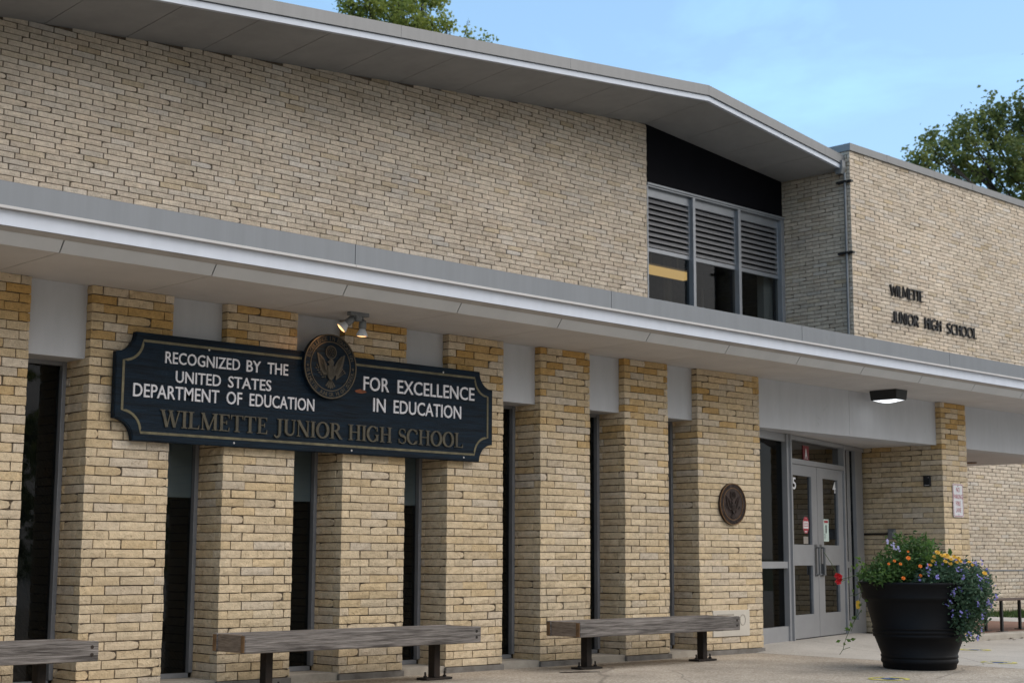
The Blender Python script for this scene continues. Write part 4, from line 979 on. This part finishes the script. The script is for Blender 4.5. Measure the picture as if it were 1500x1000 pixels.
# ================================================================== benches
def bench(x0, x1, label, legs, wood):
    b = thing('bench', label, 'bench', (x0, 9.33, 0), 'weathered timber benches before the facade'); y0, y1 = 9.325, 9.745; zt, zb = .432, .300
    r = random.Random(int(x0*100))
    for ya, yb, n in ((y0, y0+.055, 'front_board'), (y1-.055, y1, 'rear_board')):
        q = MB(); q.bbox(x0, x1, ya, yb, zb, zt, .008); q.build(n, MAT[wood], b)
        q = MB(); q.bbox(x0-.004, x0+.003, ya+.006, yb-.006, zb+.006, zt-.006, .002); q.build('end_grain', MAT['end_grain'], b)
    q = MB(); q.bbox(x0+.006, x0+.055, y0+.056, y1-.056, zb+.003, zt-.002, .006); q.build('end_board', MAT['brown_wood'], b)
    q = MB(); q.bbox(x1-.055, x1-.006, y0+.056, y1-.056, zb+.003, zt-.002, .006); q.build('end_board', MAT['brown_wood'], b)
    n = 3; w = (y1-y0-.112)/n
    for k in range(n):
        q = MB(); q.bbox(x0+.057, x1-.057, y0+.057+k*w+.002, y0+.056+(k+1)*w-.002, zt-.045, zt-.004+r.uniform(-.002, .002), .006); q.build('slat', MAT[wood], b)
    q = MB()
    for z in (zb+.045, zb+.095): q.lathe([(0, .003), (.012, .002), (.013, -.002)], (x1-.05, y0, z), 10, Matrix.Rotation(R(90), 3, 'X'))
    q.build('bolt_heads', MAT['rust_steel'], b)['kind'] = 'stuff'
    for x in legs:
        q = MB(); q.bbox(x-.032, x+.032, 9.572, 9.650, .02, zt-.05, .004)
        q.box(x-.045, x+.045, y0+.06, y1-.06, zb-.006, zb+.02)
        lg = q.build('leg', MAT['rust_steel'], b)
        q = MB(); q.bbox(x-.14, x+.14, 9.54, 9.67, .002, .0195, .003); q.build('base_plate', MAT['rust_steel'], lg)
        for dx in (-.105, .105):
            q = MB(); q.tube([(x+dx, 9.60, .0196), (x+dx, 9.60, .065)], .008, 8); q.lathe([(.016, .0), (.016, .014), (0, .014)], (x+dx, 9.60, .0198), 6); q.build('bolt', MAT['rust_steel'], lg)
bench(2.86, 5.155, 'weathered grey timber bench, leftmost of the three, cut by the photo edge', (3.22, 4.88), 'old_wood')
bench(6.31, 8.62, 'weathered timber bench standing below the dark blue sign', (6.70, 8.36), 'old_wood')
bench(9.80, 12.07, 'weathered timber bench in front of the narrow piers, nearest to the doors', (10.18, 11.83), 'old_wood')
fb = thing('low_bench', 'low bench with thin brown top and black posts on the kerb behind the planter', 'bench', (18.7, 10.27, .05))
q = MB(); q.bbox(18.25, 21.0, 10.10, 10.44, -.0+.4525, .473, .005); q.build('seat', MAT['seat_brown'], fb)
for x, y in ((18.74, 10.17), (18.74, 10.40), (19.66, 10.40), (19.66, 10.17), (20.6, 10.17), (20.6, 10.40)):
    q = MB(); q.bbox(x-.018, x+.018, y-.018, y+.018, .060, .4525, .003); lg = q.build('leg', MAT['black_metal'], fb)
    q = MB(); q.bbox(x-.07, x+.07, y-.05, y+.05, .0525, .0605, .002); q.build('base_plate', MAT['black_metal'], lg)
tw = MB(); tw.tube([(9.62, 9.40, .006), (9.78, 9.30, .010), (9.96, 9.24, .006)], [.004, .006, .003], 6)
tag(tw.build('twig', MAT['rust_steel']), 'thin brown twig lying on the pavement by the bench near the doors', 'twig')

# ================================================================== planter and its plants
PC = Vector((12.565, 7.654, 0)); RH = Vector((.7213, -.6926, 0)); FH = Vector((.6926, .7213, 0))
def pp(r_, f_, z): return PC+RH*r_+FH*f_+Vector((0, 0, z))
pl = thing('planter_pot', 'large round black plastic planter with moulded bands on the pavement', 'planter', PC)
q = MB()
prof = [(0, .003), (.318, .003), (.328, .012), (.333, .05), (.343, .056), (.347, .075), (.343, .094), (.338, .098), (.345, .104), (.348, .115), (.346, .125), (.340, .130),
        (.398, .285), (.410, .290), (.413, .302), (.409, .314), (.402, .318), (.414, .325), (.418, .338), (.414, .350), (.406, .354), (.420, .362), (.423, .372), (.418, .380), (.412, .384),
        (.466, .590), (.474, .606), (.486, .622), (.500, .632), (.506, .642), (.506, .655), (.503, .668), (.528, .748), (.540, .764), (.542, .775), (.536, .784), (.515, .785), (.505, .776), (.490, .70), (0, .695)]
q.lathe(prof, PC, 72); q.build('pot', MAT['black_plastic'], pl, True)
q = MB(); q.lathe([(.485, .70), (.3, .725), (0, .73)], PC, 30); q.build('soil', MAT['soil'], pl)
def leafquad(mb, p, size, rnd, tone, droop=None, asp=.55):
    d = Vector((rnd.gauss(0, 1), rnd.gauss(0, 1), rnd.gauss(.2, .7)))
    if droop is not None: d = d*.6+droop
    d.normalize(); a = Vector((rnd.gauss(0, 1), rnd.gauss(0, 1), rnd.gauss(0, 1))); n = d.cross(a)
    if n.length < 1e-4: return
    n.normalize(); m = d.cross(n)*.15*size
    mb.add([p, p+d*size*.45+n*size*asp*.5+m, p+d*size, p+d*size*.45-n*size*asp*.5+m], [(0, 1, 2), (0, 2, 3)]); mb.c += [(tone, rnd.random(), 0, 1)]*4
def flower_disc(mb, p, nrm, r, rnd, petals=6, layers=2):
    nrm = Vector(nrm).normalized(); x = nrm.orthogonal().normalized(); y = nrm.cross(x)
    for l in range(layers):
        rr = r*(1-.4*l); off = rnd.uniform(0, 1)
        for k in range(petals):
            a = (k+off)/petals*2*math.pi; c = p+(x*math.cos(a)+y*math.sin(a))*rr*.95+nrm*r*(.12+.3*l); t = (x*-math.sin(a)+y*math.cos(a))*rr*.5
            b0 = p+nrm*r*.15*l; mid = p+(x*math.cos(a)+y*math.sin(a))*rr*.6+nrm*r*(.25+.3*l)
            mb.add([b0, mid-t, c, mid+t], [(0, 1, 2), (0, 2, 3)])
rp_ = random.Random(21)
# leafy shrub with orange flowers (left and back of the pot)
sh = thing('flowering_shrub', 'bushy green plant with small orange flowers in the left of the black planter', 'plant', PC+Vector((0, 0, .73)))
lf = MB(); lf.c = []; st = MB()
for i in range(120):
    r_ = rp_.uniform(-.52, .26); f_ = rp_.uniform(-.42, .36); top = 1.18-1.3*max(0, -(r_+.02)-.12)**1.2-1.2*max(0, r_-.08)-.42*max(0, -f_-.08)+rp_.uniform(-.12, .05); top = max(top, .84)
    base = pp(r_*.62, f_*.62, .72); tip = pp(r_, f_, top); st.tube([base, base.lerp(tip, .6)+Vector((rp_.uniform(-.03, .03), rp_.uniform(-.03, .03), .02)), tip], .004, 4, False)
    ct = rp_.uniform(.0, 1)
    for k in range(42):
        t = rp_.uniform(.25, 1.02)**.8; p = base.lerp(tip, t)+Vector((rp_.gauss(0, .032), rp_.gauss(0, .032), rp_.gauss(0, .025)))
        leafquad(lf, p, rp_.uniform(.034, .066), rp_, min(1, max(0, ct*.65+rp_.uniform(0, .35))), None, .42)
for (r_, f_, z, s_) in ((.04, -.30, 1.10, .085), (-.02, -.28, 1.03, .09), (.27, -.1, 1.02, .08), (.0, -.36, .97, .075)):
    for k in range(2): leafquad(lf, pp(r_+.02*k, f_, z), s_, rp_, .95, Vector((0, 0, 1.2)), .6)
lf.build('foliage', MAT['lantana_leaf'], sh); st.build('stems', MAT['stem_green'], sh)['kind'] = 'stuff'
for (ix, iy, s_) in ((1318, 823, .030), (1299, 827, .020), (1291, 831, .019), (1307, 831, .022), (1334, 834, .026), (1310.5, 850.5, .026), (1334, 847, .022), (1346, 832, .018), (1318, 814, .016)):
    q = MB(); r_ = (ix-1347)/156; z = 1+(823-iy)/153*.99; p = pp(r_, -.45+.10*abs(r_), z)
    flower_disc(q, p, (-.6, -.6, .5), s_*.8, rp_, 6, 3); q.build('flower', MAT['petal_orange'], sh)
for (ix, iy) in ((1297, 799), (1304, 806), (1310, 811)):
    q = MB(); r_ = (ix-1347)/156; z = 1+(823-iy)/153; p = pp(r_, -.25, z)
    for k in range(5): flower_disc(q, p+Vector((rp_.gauss(0, .014), rp_.gauss(0, .014), rp_.gauss(0, .016))), (-.6, -.6, .4), .012, rp_, 5, 1)
    q.build('flower', MAT['petal_lilac'], sh)
# yellow mums
mu = thing('yellow_mum', 'yellow and peach mum flowers in the middle of the black planter', 'plant', PC+RH*.2+Vector((0, 0, .73)))
lf = MB(); lf.c = []
for i in range(700):
    r_ = rp_.gauss(.26, .11); f_ = rp_.gauss(0, .12); z = rp_.uniform(.76, .99); leafquad(lf, pp(r_, f_, z), rp_.uniform(.025, .045), rp_, rp_.random()*.8)
lf.build('foliage', MAT['mum_leaf'], mu)
for (ix, iy, s_) in ((1360, 817, .026), (1373, 822, .034), (1366, 821, .02), (1357, 823, .02), (1355, 829, .022), (1370, 829, .021), (1379, 832, .022), (1384, 823, .022), (1390, 825, .024), (1394, 829, .018), (1378, 826, .02), (1404, 830, .018), (1408, 834, .016), (1421, 843, .024), (1351, 834, .016), (1388, 830, .018)):
    q = MB(); r_ = (ix-1347)/156; z = 1+(823-iy)/153; p = pp(r_, -.40+rp_.uniform(-.03, .03), z+.012)
    if ix == 1421: p = pp(r_, -.5, z)
    flower_disc(q, p, (-.5, -.6, .7), s_*1.1, rp_, 9, 3); q.build('flower', MAT['petal_yellow'], mu)
# trailing purple plant spilling over the right rim
tp = thing('trailing_plant', 'trailing plant with purple flowers spilling over the right rim of the planter', 'plant', PC+RH*.35+Vector((0, 0, .73)))
lf = MB(); lf.c = []; sites = []
LOBES = ((.335, -.30, .72, .29, .30, .27, 3000), (.42, -.22, .62, .20, .26, .30, 1500), (.34, -.38, .52, .17, .15, .27, 1300), (.10, -.36, .83, .24, .18, .10, 1300), (.20, -.05, .88, .28, .28, .12, 900), (.52, -.14, .76, .10, .14, .20, 450))
for (cr, cf, cz, a_, b_, c_, n) in LOBES:
    for i in range(n):
        d = Vector((rp_.gauss(0, 1), rp_.gauss(0, 1), rp_.gauss(0, 1))).normalized(); q_ = (rp_.random()**.32)*rp_.uniform(.82, 1.10)
        p = pp(cr+d.x*a_*q_, cf+d.y*b_*q_, cz+d.z*c_*q_); ct = .5+.5*math.sin(p.x*37+p.z*31)*math.cos(p.y*33+p.z*17)
        leafquad(lf, p, rp_.uniform(.024, .044), rp_, min(1, max(0, ct*.55+rp_.uniform(0, .45))))
        if q_ > .86 and rp_.random() < .10 and (d.y < .3 or d.z > .2): sites.append(p)
lf.build('foliage', MAT['trailing_leaf'], tp)
rp_.shuffle(sites)
for p in sites[:70]:
    q = MB(); out_ = (p-pp(.3, -.2, .65))
    for k in range(5):
        t = k/4; flower_disc(q, p+out_.normalized()*.02+Vector((rp_.gauss(0, .009), rp_.gauss(0, .009), .040*t+rp_.gauss(0, .006))), (rp_.gauss(-.4, .4), rp_.gauss(-.6, .4), .5), rp_.uniform(.008, .013), rp_, 5, 1)
    q.build('flower', MAT['petal_purple'], tp)
# vine with red flower
vn = thing('flowering_vine', 'thin vine with one red flower hanging off the left of the planter', 'plant', PC-RH*.5+Vector((0, 0, .76)))
def ip(ix, iy, f_=-.05): return pp((ix-1347)/156, f_, 1+(823-iy)/153)
q = MB()
for pts in (((1290, 828), (1275, 838), (1262, 845), (1248, 850), (1234, 853)), ((1275, 845), (1266, 862), (1262, 880), (1256, 905), (1248, 925)), ((1268, 868), (1258, 874), (1247, 876)), ((1264, 895), (1252, 912), (1246, 923), (1238, 924)), ((1246, 923), (1240, 936), (1236, 950), (1231, 957)), ((1236, 950), (1246, 947)), ((1295, 862), (1285, 858), (1278, 868)), ((1232, 848), (1222, 830), (1212, 815))):
    q.tube([ip(*p) for p in pts], .0028, 5, False)
q.build('stems', MAT['stem_green'], vn)['kind'] = 'stuff'
lf = MB(); lf.c = []
for (ix, iy, s_) in ((1265, 862, .06), (1280, 866, .06), (1270, 874, .07), (1256, 874, .06), (1268, 886, .06), (1258, 850, .04), (1250, 923, .06), (1240, 922, .06), (1247, 936, .055), (1236, 938, .05), (1290, 862, .05), (1252, 905, .05), (1262, 893, .04), (1244, 853, .05), (1256, 835, .05), (1262, 822, .05), (1252, 832, .04), (1265, 838, .05), (1266, 832, .05)):
    for k in range(2): leafquad(lf, ip(ix+rp_.uniform(-3, 3), iy+rp_.uniform(-3, 3)), s_, rp_, rp_.uniform(.3, 1), None, .6)
lf.build('leaves', MAT['vine_leaf'], vn)['kind'] = 'stuff'
q = MB(); p = ip(1230, 852)
for k in range(4): flower_disc(q, p+Vector((rp_.gauss(0, .016), rp_.gauss(0, .016), rp_.gauss(0, .018))), (-.6+rp_.gauss(0, .3), -.7, rp_.gauss(.1, .4)), .034, rp_, 5, 2)
q.build('flower', MAT['petal_red'], vn)
q = MB(); p = ip(1259, 885)
for k in range(3): flower_disc(q, p+Vector((0, 0, -.02*k)), (-.6, -.7, .1), .024, rp_, 5, 2)
q.build('flower', MAT['petal_yellow'], vn)

# ================================================================== trees beyond the roofs
def tree(name, label, base, lobes, leaves, leaf, seed, clump=.42, size=(.10, .19), per=46):
    r = random.Random(seed); t = thing(name, label, 'tree', base); B = Vector(base)
    tops = [Vector(l[0]) for l in lobes]; cen = sum(tops, Vector())/len(tops)
    fork = Vector((B.x, B.y, cen.z-4.2))
    k = MB(); k.tube([B, B.lerp(fork, .5)+Vector((.1, .05, 0)), fork], [.38, .30, .24], 12); k.build('trunk', MAT['bark'], t)
    lb = MB()
    for c, rad in lobes:
        c = Vector(c); mid = fork.lerp(c, .55)+Vector((r.uniform(-.3, .3), r.uniform(-.3, .3), -.35)); k_ = min(1, rad*.9); lb.tube([fork-Vector((0, 0, .2)), mid, c], [.13*k_, .06*k_, .016*k_], 7)
        for j in range(5):
            e = c+Vector((r.gauss(0, 1), r.gauss(0, 1), r.gauss(.1, .8))).normalized()*rad*.85; lb.tube([mid.lerp(c, r.uniform(.3, .95)), c.lerp(e, .5)+Vector((0, 0, -.1*k_)), e], [.045*k_, .02*k_, .006*k_], 5)
    lb.build('limbs', MAT['bark'], t)
    lf = MB(); lf.c = []; tot = sum(l[1]**2 for l in lobes)
    for c, rad in lobes:
        c = Vector(c); n = int(leaves*rad**2/tot/per)
        for i in range(n):
            d = Vector((r.gauss(0, 1), r.gauss(0, 1), r.gauss(0, 1))).normalized(); q = c+d*rad*(r.random()**.45)*r.uniform(.62, 1.24); ct = r.random(); sp_ = clump*r.uniform(.5, 1.1)
            for j in range(per):
                p = q+Vector((r.gauss(0, sp_*.5), r.gauss(0, sp_*.5), r.gauss(0, sp_*.42)))
                leafquad(lf, p, r.uniform(*size), r, min(1, max(0, ct*.55+r.uniform(-.05, .45))), Vector((0, 0, -.35)), .75)
    lf.build('crown', MAT[leaf], t)
DEP = 45
def at(ix, iy, dep):                                    # world point seen at a photo pixel, at a given depth
    cx, cy = (ix-750)/2223, (500-iy)/2223; return Vector((0, 0, 1))+(fw+r2*cx+u2*cy)*dep
lob = [(at(1345, 240, 43), .62), (at(1372, 225, 44), .62), (at(1405, 235, 45), .85), (at(1412, 195, 45), .62), (at(1450, 190, 46), .85), (at(1462, 160, 46), .45), (at(1495, 165, 46), .7), (at(1480, 235, 45), 1.0), (at(1440, 255, 46), .8),
       (at(1530, 200, 47), 1.3), (at(1540, 270, 46), 1.4), (at(1600, 160, 47), 1.7), (at(1610, 250, 46), 1.8), (at(1490, 310, 45), 1.1), (at(1400, 290, 46), .8), (at(1350, 275, 44), .55), (at(1570, 100, 47), 1.3), (at(1680, 200, 47), 1.6)]
tl = MB(); tl.c = []; rt_ = random.Random(77)
for i in range(260):                                    # wood across the street, seen only as the reflection in the glass
    a = rt_.uniform(-1.2, 1.25); d = rt_.uniform(42, 60); c = Vector((10+math.sin(a)*d, -math.cos(a)*d, rt_.uniform(1.5, 9.5)+2.5*math.sin(a*9))); ct = rt_.random(); rr = rt_.uniform(1.3, 2.6)
    for j in range(48):
        leafquad(tl, c+Vector((rt_.gauss(0, rr*.55), rt_.gauss(0, rr*.55), rt_.gauss(0, rr*.5))), rt_.uniform(.45, .85), rt_, min(1, ct*.6+rt_.uniform(0, .4)), None, .8)
o = tl.build('treeline', MAT['maple_leaf']); tag(o, 'line of trees across the street mirrored faintly in the window glass', 'trees', kind='stuff')
tree('maple_tree', 'broad dark green tree rising behind the right wing of the school', (43.5, 19.5, -.15), lob, 30000, 'maple_leaf', 11, .30, (.09, .16), 34)
lob = [(at(510, -5, 38), .42), (at(540, 10, 38), .50), (at(520, 22, 38), .34), (at(580, 5, 39), .55), (at(605, 22, 38), .50), (at(640, 30, 39), .40), (at(628, 5, 39), .30), (at(660, 35, 38), .26), (at(688, 45, 39), .13), (at(686, 30, 39), .10), (at(695, 55, 39), .13), (at(715, 60, 39), .12),
       (at(560, 50, 39), .9), (at(620, 70, 39), .9), (at(560, -60, 40), 1.4), (at(620, -50, 40), 1.1), (at(500, 70, 39), .8), (at(660, 85, 39), .7), (at(625, -15, 39), .22), (at(560, -130, 40), 1.2)]
tree('locust_tree', 'bright green small-leaved tree top showing above the gable roof', (24.2, 28.6, -.15), lob, 19000, 'birch_leaf', 23, .26, (.07, .13), 30)
